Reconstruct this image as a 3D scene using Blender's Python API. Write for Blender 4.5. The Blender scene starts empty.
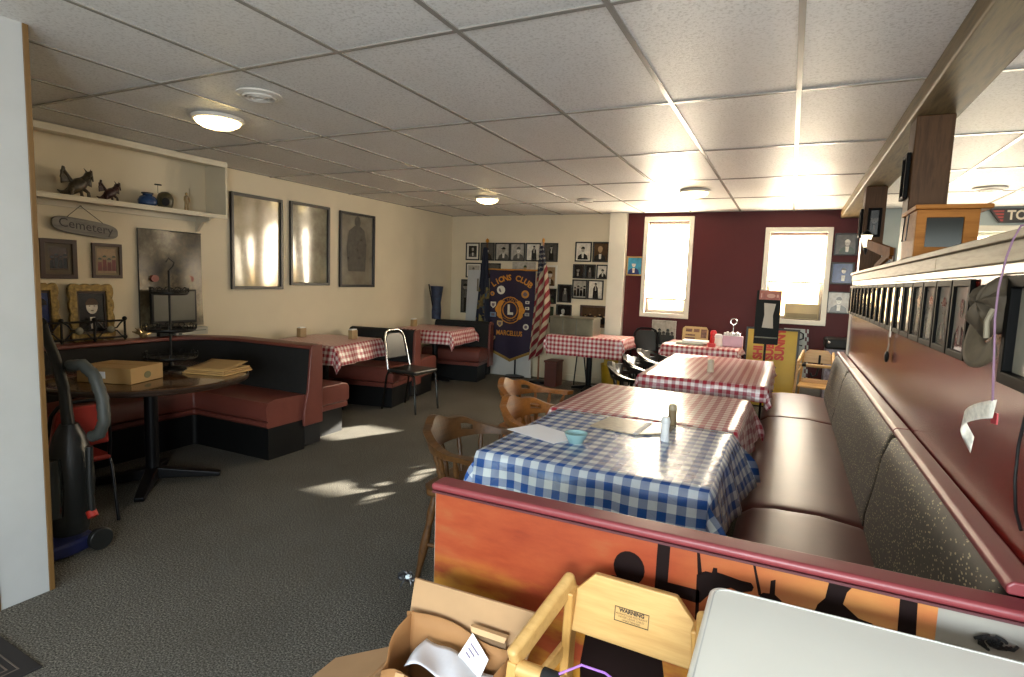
import bpy, math, random
from mathutils import Matrix, Vector, Euler
random.seed(7)
C = bpy.context.scene.collection
PI = math.pi
V = Vector

# ------------------------------------------------------------------ materials
def lin(h):
    if isinstance(h, (tuple, list)): return (*h[:3], 1)
    h = h.lstrip('#'); r = []
    for i in (0, 2, 4):
        c = int(h[i:i+2], 16)/255
        r.append(c/12.92 if c <= .04045 else ((c+.055)/1.055)**2.4)
    return (*r, 1)
MATS = {}
class NT:
    def __init__(s, name):
        s.m = bpy.data.materials.new(name); s.m.use_nodes = True
        s.t = s.m.node_tree; s.b = s.t.nodes['Principled BSDF']; s.out = s.t.nodes['Material Output']
    def n(s, typ, **kw):
        x = s.t.nodes.new('ShaderNode'+typ)
        for k, v in kw.items(): setattr(x, k, v)
        return x
    def l(s, a, b): s.t.links.new(a, b)
    def set(s, **kw):
        for k, v in kw.items(): s.b.inputs[k.replace('_', ' ')].default_value = v
    def math(s, op, a, b=None, c=None):
        x = s.n('Math', operation=op)
        for i, q in enumerate((a, b, c)):
            if q is None: continue
            if isinstance(q, (int, float)): x.inputs[i].default_value = q
            else: s.l(q, x.inputs[i])
        return x.outputs[0]
    def mix(s, f, a, b, blend='MIX'):
        x = s.n('MixRGB', blend_type=blend)
        for i, q in enumerate((f, a, b)):
            if isinstance(q, (int, float)): x.inputs[i].default_value = q
            elif isinstance(q, (tuple, list)): x.inputs[i].default_value = q
            else: s.l(q, x.inputs[i])
        return x.outputs[0]
    def coord(s, which='Object', scale=(1, 1, 1)):
        tc = s.n('TexCoord'); mp = s.n('Mapping'); mp.inputs['Scale'].default_value = scale
        s.l(tc.outputs[which], mp.inputs['Vector']); return mp.outputs[0]
    def noise(s, vec, scale, detail=3, rough=.55):
        x = s.n('TexNoise'); x.inputs['Scale'].default_value = scale; x.inputs['Detail'].default_value = detail
        x.inputs['Roughness'].default_value = rough; s.l(vec, x.inputs['Vector']); return x.outputs['Fac']
    def ramp(s, f, stops):
        x = s.n('ValToRGB'); e = x.color_ramp.elements
        while len(e) < len(stops): e.new(.5)
        for q, (p, c) in zip(e, stops): q.position = p; q.color = c if len(c) == 4 else (*c, 1)
        s.l(f, x.inputs[0]); return x.outputs[0]
    def bump(s, h, strength, dist=.01):
        x = s.n('Bump'); x.inputs['Strength'].default_value = strength; x.inputs['Distance'].default_value = dist
        s.l(h, x.inputs['Height']); s.l(x.outputs[0], s.b.inputs['Normal'])
def mul(c, k): return (min(1, c[0]*k), min(1, c[1]*k), min(1, c[2]*k), 1)
def M(name, col='#808080', rough=.5, metal=0, var=.12, vs=6, bump=0, bs=60, emit=None, es=0, spec=.5, coat=0, scale=(1, 1, 1), trans=0):
    if name in MATS: return MATS[name]
    t = NT(name); c = lin(col)
    t.set(Roughness=rough, Metallic=metal)
    t.b.inputs['Specular IOR Level'].default_value = spec
    if coat: t.b.inputs['Coat Weight'].default_value = coat; t.b.inputs['Coat Roughness'].default_value = .08
    co = t.coord('Object', scale)
    if var:
        f = t.noise(co, vs)
        t.l(t.ramp(f, [(.3, mul(c, 1-var)), (.7, mul(c, 1+var))]), t.b.inputs['Base Color'])
    else: t.b.inputs['Base Color'].default_value = c
    if bump: t.bump(t.noise(co, bs, 4), bump, .004)
    if emit: t.b.inputs['Emission Color'].default_value = lin(emit); t.b.inputs['Emission Strength'].default_value = es
    if trans: t.b.inputs['Transmission Weight'].default_value = trans
    MATS[name] = t.m; return t.m
def wood(name, c1, c2, rough=.35, axis=0, sc=6, coat=0):
    if name in MATS: return MATS[name]
    t = NT(name); s = [14, 14, 14]; s[axis] = 1.2
    co = t.coord('Object', tuple(s)); f = t.noise(co, sc*.35, 5, .65)
    t.l(t.ramp(f, [(.3, lin(c1)), (.55, lin(c2)), (.72, lin(c1))]), t.b.inputs['Base Color'])
    t.set(Roughness=rough)
    if coat: t.b.inputs['Coat Weight'].default_value = coat
    t.bump(f, .12, .003); MATS[name] = t.m; return t.m
def gingham(name, colr, white, p, rough=.28):
    t = NT(name); uv = t.n('TexCoord').outputs['UV']
    sp = t.n('SeparateXYZ'); t.l(uv, sp.inputs[0])
    a = t.math('GREATER_THAN', t.math('FRACT', t.math('DIVIDE', sp.outputs[0], p)), .5)
    b = t.math('GREATER_THAN', t.math('FRACT', t.math('DIVIDE', sp.outputs[1], p)), .5)
    s = t.math('ADD', a, b); c = lin(colr); w = lin(white)
    half = tuple((c[i]*.62+w[i]*.38) for i in range(3))+(1,)
    x = t.mix(t.math('GREATER_THAN', s, .5), w, half); y = t.mix(t.math('GREATER_THAN', s, 1.5), x, c)
    t.l(y, t.b.inputs['Base Color']); t.set(Roughness=rough)
    mp = t.n('Mapping'); mp.inputs['Scale'].default_value = (1, 2.2, 1); mp.inputs['Rotation'].default_value = (0, 0, .7); t.l(uv, mp.inputs[0])
    n1 = t.noise(mp.outputs[0], 5, 2, .5)
    vo = t.n('TexVoronoi', feature='DISTANCE_TO_EDGE'); vo.inputs['Scale'].default_value = 9; t.l(mp.outputs[0], vo.inputs['Vector'])
    cr = t.math('MULTIPLY', t.math('MINIMUM', vo.outputs['Distance'], .05), 6.0)
    t.bump(t.math('ADD', n1, cr), .22, .006)
    MATS[name] = t.m; return t.m

# ------------------------------------------------------------------ mesh builder
class MB:
    def __init__(s): s.v = []; s.f = []; s.mi = []; s.uv = {}; s.M = None
    def add(s, vs, fs, mi=0):
        o = len(s.v)
        for p in vs:
            p = V(p); s.v.append(s.M @ p if s.M else p)
        for f in fs: s.f.append([o+i for i in f]); s.mi.append(mi)
        return o
    def box(s, x0, x1, y0, y1, z0, z1, mi=0):
        vs = [(x, y, z) for z in (z0, z1) for y in (y0, y1) for x in (x0, x1)]
        s.add(vs, [(0, 2, 3, 1), (4, 5, 7, 6), (0, 1, 5, 4), (2, 6, 7, 3), (0, 4, 6, 2), (1, 3, 7, 5)], mi); return s
    def bar(s, p0, p1, w, h, up=(0, 0, 1), mi=0, w1=None, h1=None):
        p0, p1 = V(p0), V(p1); d = (p1-p0).normalized(); u = V(up)
        sd = d.cross(u)
        if sd.length < 1e-4: sd = d.cross(V((1, 0, 0)))
        sd.normalize(); u = sd.cross(d); vs = []
        for p, a, b in ((p0, w, h), (p1, w1 or w, h1 or h)):
            for i, j in ((-1, -1), (1, -1), (1, 1), (-1, 1)): vs.append(p+sd*(i*a/2)+u*(j*b/2))
        s.add(vs, [(0, 1, 2, 3), (7, 6, 5, 4), (0, 4, 5, 1), (1, 5, 6, 2), (2, 6, 7, 3), (3, 7, 4, 0)], mi); return s
    def tube(s, pts, r, n=10, closed=False, mi=0, cap=True):
        pts = [V(p) for p in pts]; k = len(pts); rs = r if isinstance(r, (list, tuple)) else [r]*k
        ref = None; vs = []
        for i, p in enumerate(pts):
            if closed: d = pts[(i+1) % k]-pts[i-1]
            else: d = pts[min(i+1, k-1)]-pts[max(i-1, 0)]
            d.normalize()
            if ref is None: ref = d.orthogonal().normalized()
            ref = (ref-d*ref.dot(d)).normalized(); b = d.cross(ref)
            for j in range(n):
                a = 2*PI*j/n; vs.append(p+(ref*math.cos(a)+b*math.sin(a))*rs[i])
        fs = []
        for i in range(k if closed else k-1):
            q = (i+1) % k
            for j in range(n): fs.append((i*n+j, i*n+(j+1) % n, q*n+(j+1) % n, q*n+j))
        if cap and not closed: fs += [tuple(range(n))[::-1], tuple((k-1)*n+j for j in range(n))]
        s.add(vs, fs, mi); return s
    def cyl(s, p0, p1, r0, r1=None, n=16, mi=0): return s.tube([p0, p1], [r0, r0 if r1 is None else r1], n, mi=mi)
    def lathe(s, prof, c=(0, 0, 0), n=24, mi=0, R=None):
        vs = []; fs = []; k = len(prof); c = V(c)
        for r, z in prof:
            for j in range(n):
                a = 2*PI*j/n; p = V((r*math.cos(a), r*math.sin(a), z)); vs.append(c+(R @ p if R else p))
        for i in range(k-1):
            for j in range(n): fs.append((i*n+j, i*n+(j+1) % n, (i+1)*n+(j+1) % n, (i+1)*n+j))
        if prof[0][0] > 1e-5: fs.append(tuple(range(n))[::-1])
        if prof[-1][0] > 1e-5: fs.append(tuple((k-1)*n+j for j in range(n)))
        s.add(vs, fs, mi); return s
    def ball(s, c, r, n=14, m=8, mi=0):
        rr = r if isinstance(r, (list, tuple)) else (r, r, r); vs = []; fs = []
        for i in range(m+1):
            t = PI*i/m
            for j in range(n):
                a = 2*PI*j/n; vs.append((c[0]+rr[0]*math.sin(t)*math.cos(a), c[1]+rr[1]*math.sin(t)*math.sin(a), c[2]+rr[2]*math.cos(t)))
        for i in range(m):
            for j in range(n): fs.append((i*n+j, (i+1)*n+j, (i+1)*n+(j+1) % n, i*n+(j+1) % n))
        s.add(vs, fs, mi); return s
    def prism(s, poly, fn, d0, d1, mi=0):
        k = len(poly); vs = [fn(u, v, d0) for u, v in poly]+[fn(u, v, d1) for u, v in poly]
        fs = [tuple(range(k))[::-1], tuple(range(k, 2*k))]+[(i, (i+1) % k, k+(i+1) % k, k+i) for i in range(k)]
        s.add(vs, fs, mi); return s
    def flat(s, poly, fn, d, mi=0): s.add([fn(u, v, d) for u, v in poly], [tuple(range(len(poly)))], mi); return s
    def ring(s, outer, inner, fn, d0, d1, mi=0):
        k = len(outer); vs = []
        for d in (d0, d1):
            vs += [fn(u, v, d) for u, v in outer]+[fn(u, v, d) for u, v in inner]
        fs = []
        for i in range(k):
            j = (i+1) % k
            fs += [(2*k+i, 2*k+j, 3*k+j, 3*k+i), (j, i, k+i, k+j), (i, j, 2*k+j, 2*k+i), (k+j, k+i, 3*k+i, 3*k+j)]
        s.add(vs, fs, mi); return s
    def grid(s, fn, nu, nv, mi=0, uvfn=None, mifn=None):
        o = len(s.v); vs = []
        for j in range(nv+1):
            for i in range(nu+1):
                vs.append(fn(i/nu, j/nv))
                if uvfn: s.uv[o+len(vs)-1] = uvfn(i/nu, j/nv)
        s.add(vs, [], 0)
        for j in range(nv):
            for i in range(nu):
                a = o+j*(nu+1)+i; s.f.append([a, a+1, a+nu+2, a+nu+1]); s.mi.append(mifn(i/nu, j/nv) if mifn else mi)
        return s
    def text(s, txt, size, fn, d=.002, mi=0, sx=1.0, bold=0):
        cu = bpy.data.curves.new('t', 'FONT'); cu.body = txt; cu.size = size; cu.align_x = 'CENTER'; cu.align_y = 'CENTER'; cu.resolution_u = 3
        cu.offset = bold
        ob = bpy.data.objects.new('t', cu); C.objects.link(ob); dg = bpy.context.evaluated_depsgraph_get()
        me = bpy.data.meshes.new_from_object(ob.evaluated_get(dg))
        s.add([fn(p.co.x*sx, p.co.y, d) for p in me.vertices], [tuple(p.vertices) for p in me.polygons], mi)
        bpy.data.objects.remove(ob); bpy.data.curves.remove(cu); bpy.data.meshes.remove(me); return s
    def build(s, name, mats, parent=None, world=False, bevel=0, seg=2, sub=0, solid=0, smooth=True, angle=38):
        me = bpy.data.meshes.new(name); vs = s.v
        if world and parent is not None:
            I = WM[root_of(parent).name].inverted(); vs = [I @ p for p in vs]
        me.from_pydata([tuple(p) for p in vs], [], s.f)
        for m in (mats if isinstance(mats, (list, tuple)) else [mats]): me.materials.append(m)
        for p, q in zip(me.polygons, s.mi): p.material_index = q; p.use_smooth = smooth
        if s.uv:
            uvl = me.uv_layers.new(name='UVMap')
            for lp in me.loops: uvl.data[lp.index].uv = s.uv.get(lp.vertex_index, (0, 0))
        me.validate(); me.update()
        if smooth and not sub: me.set_sharp_from_angle(angle=math.radians(angle))
        o = bpy.data.objects.new(name, me); C.objects.link(o); o.parent = parent
        if solid: m = o.modifiers.new('s', 'SOLIDIFY'); m.thickness = solid; m.offset = 0
        if bevel: m = o.modifiers.new('b', 'BEVEL'); m.width = bevel; m.segments = seg; m.limit_method = 'ANGLE'; m.angle_limit = math.radians(35); m.harden_normals = True
        if sub: m = o.modifiers.new('u', 'SUBSURF'); m.levels = sub; m.render_levels = sub
        return o
WM = {}
def root_of(o):
    while o.parent: o = o.parent
    return o
def tag(o, label, cat, group=None):
    o['label'] = label; o['category'] = cat
    if group: o['group'] = group
    return o
def thing(name, label, cat, loc=(0, 0, 0), rz=0, group=None):
    o = bpy.data.objects.new(name, None); C.objects.link(o); o.location = loc; o.rotation_euler = (0, 0, rz); o.empty_display_size = .1
    WM[o.name] = Matrix.Translation(V(loc)) @ Matrix.Rotation(rz, 4, 'Z')
    return tag(o, label, cat, group)
def solo(mb, name, mats, label, cat, group=None, **kw):
    c = sum(((p) for p in mb.v), V((0, 0, 0)))/len(mb.v); z = min(p.z for p in mb.v); c = V((c.x, c.y, z))
    mb.v = [p-c for p in mb.v]
    o = mb.build(name, mats, None, **kw); o.location = c; WM[o.name] = Matrix.Translation(c)
    return tag(o, label, cat, group)
def struct(mb, name, mats, parent=None, **kw):
    o = mb.build(name, mats, parent, **kw); o['kind'] = 'structure'; WM[o.name] = Matrix.Identity(4); return o
def dup(root, loc, rz, label, group=None):
    def cp(o, par):
        c = o.copy(); C.objects.link(c); c.parent = par
        for k in [x for x in o.children]: cp(k, c)
        return c
    r = cp(root, None); r.location = loc; r.rotation_euler = (0, 0, rz); r['label'] = label
    if group: r['group'] = group
    return r
def circ(cx, cy, rx, ry=None, n=20, a0=0, a1=2*PI):
    ry = rx if ry is None else ry
    full = abs(a1-a0-2*PI) < 1e-6; k = n if full else n+1
    return [(cx+rx*math.cos(a0+(a1-a0)*i/n), cy+ry*math.sin(a0+(a1-a0)*i/n)) for i in range(k)]
def rect(x0, x1, y0, y1): return [(x0, y0), (x1, y0), (x1, y1), (x0, y1)]
def plane(o, a, b):
    o, a, b = V(o), V(a).normalized(), V(b).normalized(); n = a.cross(b)
    return lambda u, v, d=0: o+a*u+b*v+n*d
def arc(c, r, a0, a1, n): return [(c[0]+r*math.cos(a0+(a1-a0)*i/n), c[1]+r*math.sin(a0+(a1-a0)*i/n)) for i in range(n+1)]

# ------------------------------------------------------------------ palette
def carpet():
    t = NT('carpet'); co = t.coord('Object')
    a = t.noise(co, 135, 3, .75); b = t.noise(co, 2.2, 4); w = t.noise(co, 60, 3)
    c1 = t.ramp(a, [(.35, lin('#2a2825')), (.5, lin('#59564f')), (.65, lin('#938e82'))])
    c2 = t.mix(t.ramp(b, [(.35, (.0, .0, .0)), (.7, (.35, .35, .35))]), c1, lin('#4a463c'))
    c3 = t.mix(t.ramp(w, [(.62, (0, 0, 0)), (.75, (.4, .4, .4))]), c2, lin('#8a8478'))
    t.l(c3, t.b.inputs['Base Color']); t.set(Roughness=.95); t.b.inputs['Specular IOR Level'].default_value = .1
    t.bump(a, .5, .006); return t.m
CARPET = carpet()
def ceil_tile():
    t = NT('ceiling_tile'); co = t.coord('Object')
    a = t.noise(co, 75, 4, .7); b = t.noise(co, 1.1, 2)
    c = t.mix(t.ramp(a, [(.36, (1, 1, 1)), (.5, (0, 0, 0))]), lin('#e6e5e2'), lin('#c9c7c2'))
    c = t.mix(t.ramp(b, [(.4, (0, 0, 0)), (.75, (.3, .3, .3))]), c, lin('#d6cfc0'))
    t.l(c, t.b.inputs['Base Color']); t.set(Roughness=.45); t.b.inputs['Specular IOR Level'].default_value = .25
    t.bump(a, .35, .006); return t.m
CEIL = ceil_tile()
GRID = M('grid_bar', '#97938b', .26, var=.04, spec=.8)
CREAM = M('cream_wall', '#d9ccb0', .6, var=.05, vs=1.5, bump=.08, bs=40)
PILLAR = M('column_white', '#b3b4b1', .5, var=.03)
BROWN = wood('brown_trim', '#5a3f1e', '#6f5128', .5, 2)
MAROONW = M('maroon_wall', '#4a1113', .5, var=.06, vs=2, bump=.05, spec=.25)
HALFW = M('half_wall_maroon', '#741f19', .22, var=.08, vs=2.5, bump=.03, bs=20)
BLUEW = M('blue_wall', '#a9b3b0', .6, var=.05)
CASE = M('window_casing', '#e2dccb', .35, var=.03)
VINYL = M('maroon_vinyl', '#6f3a30', .36, var=.1, vs=5, bump=.05, bs=14)
VINYL2 = M('bench_vinyl', '#663831', .4, var=.1, vs=4, bump=.06, bs=9)
CAPV = M('cap_vinyl', '#7c3438', .4, var=.06)
BLACKF = M('black_fabric', '#121110', .85, var=.25, vs=25, bump=.15, bs=200)
BLACK = M('black_laminate', '#0f0f0f', .5, var=.1, spec=.25)
BMETAL = M('black_metal', '#151517', .35, .6, var=.05)
CHROME = M('chrome', '#c8c8c6', .15, 1, var=0)
STEEL = M('brushed_steel', '#8f8775', .34, .9, var=.18, vs=5)
WALN = wood('captain_wood', '#744419', '#935a26', .42, 0)
WALD = wood('captain_wood_dark', '#3f2814', '#583a1d', .42, 0)
for m_ in (WALN, WALD): m_.node_tree.nodes['Principled BSDF'].inputs['Specular IOR Level'].default_value = .3
BWOOD = M('black_lacquer', '#0d0c0b', .3, var=.1, spec=.35)
PINE = wood('pine', '#b48a4e', '#c79f62', .4, 0)
PINE2 = wood('pine_upright', '#ad8044', '#c29655', .4, 2)
OLDW = wood('weathered_board', '#877b66', '#a79a80', .55, 1)
BEAMW = wood('beam_wood', '#51432e', '#7a6848', .5, 1)
POSTW = wood('post_wood', '#38271a', '#523a26', .45, 2)
OAK = wood('oak_box', '#86521f', '#a36a30', .6, 0)
for m_, k_ in ((OAK, .15), (POSTW, .12), (BEAMW, .2), (OLDW, .3), (HALFW, .4)): m_.node_tree.nodes['Principled BSDF'].inputs['Specular IOR Level'].default_value = k_
TABW = wood('table_veneer', '#3a2414', '#553820', .16, 0, coat=.5)
CARD = M('cardboard', '#a5825c', .75, var=.06, vs=10, scale=(1, 1, 1))
CARD2 = M('cardboard_tan', '#a1804f', .7, var=.08)
KRAFT = M('kraft_paper', '#94683c', .75, var=.1, vs=8, bump=.2, bs=9)
PAPER = M('white_paper', '#e4e4e2', .6, var=.03)
RED_G = gingham('red_gingham', '#a51c30', '#ecdcd6', .058)
BLUE_G = gingham('blue_gingham', '#244f92', '#d6dde0', .068, .26)
WPLAS = M('white_plastic', '#e9e8dd', .35, var=.03, vs=3)
FRB = M('frame_black', '#14110f', .35, var=.1)
FRBR = M('frame_brown', '#3b2413', .4, var=.2)
FRGOLD = M('frame_gold', '#7a6534', .4, .5, var=.5, vs=40, bump=.6, bs=60)
BULB = M('dome_glass', '#fff0c8', .3, var=0, emit='#ffdf9a', es=5)
VENTW = M('vent_white', '#cfcac0', .4, var=.05)
DARK = M('dark_gap', '#0a0a0a', .8, var=0)
GLASS = M('clear_glass', '#e8eef0', .05, var=0, trans=1)
G = {k: M('photo_'+k, c, .22, var=.25, vs=18) for k, c in dict(dark='#1c1a18', mid='#54504a', light='#a39c90', pale='#cfc8ba', skin='#8d8478', sepia='#9a7f5e', sepiad='#4a3522', blue='#2b3a6a', teal='#3f8fb0', red='#6e2a22', green='#33402c').items()}
MATW = M('photo_mat_white', '#d9d3c4', .5, var=.02)
for k_, c_ in dict(dark='#2a2622', mid='#6d675c', light='#b5ae9e', pale='#d6d0c2').items(): G['gl_'+k_] = M('glazed_photo_'+k_, c_, .06, var=.1, vs=18, spec=.9, coat=1)

# ------------------------------------------------------------------ the setting
ZC = 2.47; YB = 8.12; XL = -5.03
mb = MB(); mb.box(XL-.15, 4.2, -3, YB+.2, -.1, 0); struct(mb, 'floor', CARPET, smooth=False)
LX, LY, GX, GY = .6187, 1.204, -.037, 2.058
mb = MB(); mb.box(XL-.15, 4.2, -3, YB+.2, ZC, ZC+.1)
struct(mb, 'ceiling', CEIL, smooth=False)
mb = MB()
i = -9
while GX+i*LX < 4.2:
    x = GX+i*LX
    if x > XL: mb.box(x-.012, x+.012, -3, YB, ZC-.006, ZC+.01)
    i += 1
j = -4
while GY+j*LY < YB:
    mb.box(XL, 4.2, GY+j*LY-.012, GY+j*LY+.012, ZC-.0055, ZC+.01); j += 1
struct(mb, 'trim_1', GRID, smooth=False)
mb = MB(); mb.box(XL-.15, XL, -3, YB+.2, 0, ZC); struct(mb, 'wall_left', CREAM, smooth=False)
mb = MB(); mb.box(XL, -2.16, YB, YB+.2, 0, ZC); struct(mb, 'wall_back_left', CREAM, smooth=False)
W1 = (-1.835, -1.29, 1.095, 2.355); W2 = (-.28, .36, 1.11, 2.2); W3 = (1.45, 2.3, 1.1, 2.2)
mb = MB(); mb.box(-2.16, W1[0], YB, YB+.2, 0, ZC); mb.box(W1[1], W2[0], YB, YB+.2, 0, ZC); mb.box(W2[1], .75, YB, YB+.2, 0, ZC)
for w in (W1, W2): mb.box(w[0], w[1], YB, YB+.2, 0, w[2]); mb.box(w[0], w[1], YB, YB+.2, w[3], ZC)
struct(mb, 'wall_back_right', MAROONW, smooth=False)
mb = MB(); mb.box(.75, W3[0], YB, YB+.2, 0, ZC); mb.box(W3[1], 4.2, YB, YB+.2, 0, ZC); mb.box(W3[0], W3[1], YB, YB+.2, 0, W3[2]); mb.box(W3[0], W3[1], YB, YB+.2, W3[3], ZC)
struct(mb, 'wall_back_beyond', BLUEW, smooth=False)
mb = MB(); mb.box(4.2, 4.35, -3, YB+.2, 0, ZC); struct(mb, 'wall_right', BLUEW, smooth=False)
mb = MB(); mb.box(-2.37, -2.13, YB-.1, YB, 0, ZC); struct(mb, 'trim_2', CASE, bevel=.006)
mb = MB(); mb.box(XL, -2.37, YB-.015, YB, 0, .09); struct(mb, 'baseboard_back', CREAM, bevel=.004)
mb = MB(); mb.box(-2.13, .6, YB-.015, YB, 0, .3); struct(mb, 'trim_3', M('grey_dado', '#a8a49c', .5), smooth=False)
# white partition end at the left, brown edge strips
mb = MB(); mb.box(XL, -2.94, 1.17, 1.35, 0, ZC); struct(mb, 'wall_partition', PILLAR, smooth=False)
mb = MB(); mb.box(-3.0, -2.935, 1.35, 1.372, 0, ZC); mb.box(-3.0, -2.935, 1.148, 1.17, 0, ZC); struct(mb, 'trim_4', BROWN, bevel=.003)
# wall behind the camera with a wide opening (daylight comes through it)
mb = MB(); mb.box(XL, 4.2, -3.15, -3, 0, .7); mb.box(XL, 4.2, -3.15, -3, 2.3, ZC); mb.box(XL, -3.2, -3.15, -3, .7, 2.3); mb.box(2.6, 4.2, -3.15, -3, .7, 2.3)
struct(mb, 'wall_front', CREAM, smooth=False)
# half wall on the right with fascia boards
HY0, HY1 = 1.15, 5.85
mb = MB(); mb.box(.50, .62, HY0, HY1, 0, 1.628); struct(mb, 'wall_divider', HALFW, bevel=.004)
mb = MB(); mb.box(.487, .50, HY0, HY1, 1.547, 1.575); struct(mb, 'trim_5', CASE, bevel=.003)
mb = MB(); mb.box(.478, .50, HY0, 2.62, 1.575, 1.628); mb.box(.478, .50, 2.625, HY1, 1.575, 1.628); mb.box(.465, .67, HY0-.02, HY1+.02, 1.628, 1.65)
struct(mb, 'trim_6', OLDW, bevel=.004)
mb = MB(); mb.box(.485, .63, HY1, HY1+.02, 0, 1.628); struct(mb, 'trim_7', CASE, bevel=.004)
mb = MB(); mb.box(.48, .69, -3, YB, 2.37, ZC); struct(mb, 'trim_8', BEAMW, bevel=.012)
mb = MB(); mb.box(.50, .662, 3.52, 3.695, 1.65, 2.37); struct(mb, 'trim_9', POSTW, bevel=.008)
mb = MB(); mb.box(.51, .665, 5.72, 5.88, 1.65, 2.37); struct(mb, 'trim_10', POSTW, bevel=.008)

# windows: casing, sash, pane
SASH = M('sash_paint', '#d8cfb8', .4, var=.04)
def window(n, w, cw, sill):
    x0, x1, z0, z1 = w; fn = plane((0, YB, 0), (1, 0, 0), (0, 0, 1))
    mb = MB(); mb.ring(rect(x0-cw, x1+cw, z0-cw, z1+cw), rect(x0, x1, z0, z1), fn, -.002, .022)
    if sill: mb.box(x0-cw-.02, x1+cw+.02, YB-.045, YB+.02, z0-.025, z0-.002)
    r = struct(mb, 'window_%d' % n, CASE, bevel=.006)
    mb = MB(); mb.ring(rect(x0, x1, z0, z1), rect(x0+.035, x1-.035, z0+.04, z1-.04), fn, -.16, -.12)
    zm = (z0+z1)/2; mb.box(x0+.03, x1-.03, YB+.12, YB+.16, zm-.02, zm+.02)
    s = mb.build('sash', SASH, r, bevel=.004); s['kind'] = 'structure'
    mb = MB(); mb.box(x0+.035, x1-.035, YB+.138, YB+.142, z0+.04, z1-.04); p = mb.build('pane', PANE, r); p['kind'] = 'structure'
    return r
def pane():
    t = NT('window_pane'); tr = t.n('BsdfTransparent'); gl = t.n('BsdfGlossy'); gl.inputs['Roughness'].default_value = .02
    mx = t.n('MixShader'); mx.inputs[0].default_value = .06
    t.l(tr.outputs[0], mx.inputs[1]); t.l(gl.outputs[0], mx.inputs[2]); t.l(mx.outputs[0], t.out.inputs[0]); return t.m
PANE = pane()
window(1, W1, .062, False); window(2, W2, .062, False); window(3, W3, .07, True)
def shade_mat(name, k):
    t = NT(name); em = t.n('Emission'); em.inputs[0].default_value = lin('#ffeccf'); em.inputs[1].default_value = k
    tl = t.n('BsdfTranslucent'); tl.inputs[0].default_value = (.5, .47, .4, 1); ad = t.n('AddShader')
    t.l(em.outputs[0], ad.inputs[0]); t.l(tl.outputs[0], ad.inputs[1]); t.l(ad.outputs[0], t.out.inputs[0]); return t.m
SHADE = 15.0
SHM = shade_mat('sunlit_shade', SHADE); SHM3 = shade_mat('shaded_window_shade', 3.5)
def shade(w, zb, label, SHM=SHM):
    x0, x1, z0, z1 = w
    t = thing('roller_shade', label, 'window shade', ((x0+x1)/2, YB+.06, zb), 0, 'roller shades')
    mb = MB(); mb.grid(lambda u, v: (x0+.012+(x1-x0-.024)*u, YB+.06+.004*math.sin(9*v), zb+.012+(z1-zb-.04)*v), 4, 12); mb.build('shade_cloth', SHM, t, world=True)
    mb = MB(); mb.cyl((x0+.005, YB+.065, z1-.025), (x1-.005, YB+.065, z1-.025), .02); mb.build('roller', CASE, t, world=True)
    mb = MB(); mb.bar((x0+.012, YB+.06, zb), (x1-.012, YB+.06, zb), .012, .025); mb.build('bottom_rail', CASE, t, world=True)
shade(W1, 1.29, 'glowing white roller shade drawn down in the tall left window')
shade(W2, 1.58, 'glowing white roller shade of the right window, stopping short of its sill')
shade(W3, 1.2, 'bright shade in the far room window seen past the wooden display box', SHM3)
# beige air conditioner standing in the gap under the right shade
t = thing('window_air_conditioner', 'beige unit filling the gap under the right window shade', 'air conditioner', (.15, YB+.09, W2[2]))
mb = MB(); mb.box(-.05, .345, YB+.075, YB+.115, W2[2]+.002, W2[2]+.2); mb.build('casing', M('ac_beige', '#cbb98c', .45, var=.05), t, world=True, bevel=.006)
mb = MB()
for k in range(5): mb.box(-.03, .33, YB+.066, YB+.075, W2[2]+.02+k*.012, W2[2]+.026+k*.012)
mb.build('louver', M('ac_louver', '#8f7f58', .5), t, world=True)

# ------------------------------------------------------------------ ceiling fittings
def dome(x, y, r, label):
    t = thing('ceiling_light', label, 'ceiling light', (x, y, ZC-.006), 0, 'ceiling dome lights')
    mb = MB(); mb.lathe([(r, 0), (r*1.02, -.012), (r*.98, -.022), (r*.9, -.024)], n=32); mb.build('rim', VENTW, t)
    mb = MB(); mb.lathe([(r*.9, -.022), (r*.82, -.042), (r*.6, -.062), (r*.3, -.073), (.001, -.077)], n=32); mb.build('glass_dome', BULB, t)
dome(-3.43, 2.63, .155, 'nearest round dome light, glowing beside the round ceiling vent')
dome(-3.41, 6.29, .15, 'round dome light over the far left corner, above the banner')
dome(-.96, 6.25, .15, 'round dome light just in front of the tall left window')
def rvent(x, y, r, label):
    t = thing('ceiling_vent', label, 'air vent', (x, y, ZC-.006), 0, 'round ceiling vents')
    mb = MB(); mb.lathe([(r, 0), (r*1.0, -.008), (r*.8, -.016), (r*.76, -.012)], n=32); mb.build('rim', VENTW, t)
    mb = MB(); mb.lathe([(r*.78, -.008), (.001, -.008)], n=24); mb.build('dark_core', DARK, t)
    for k in (.25, .47, .68):
        mb = MB(); mb.tube([(r*k*math.cos(a*PI/12), r*k*math.sin(a*PI/12), -.017) for a in range(24)], .008, 6, closed=True); mb.build('vent_ring', VENTW, t)
    mb = MB(); mb.bar((-r*.76, 0, -.016), (r*.76, 0, -.016), .01, .006); mb.bar((0, -r*.76, -.016), (0, r*.76, -.016), .01, .006); mb.build('spoke', VENTW, t)
rvent(-2.75, 2.37, .12, 'large round white ceiling vent beside the nearest dome light')
rvent(-2.28, 6.68, .11, 'small round ceiling vent far back, between two dome lights')
rvent(1.56, 6.68, .13, 'ceiling vent over the far right room, above the winged sign')

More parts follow.
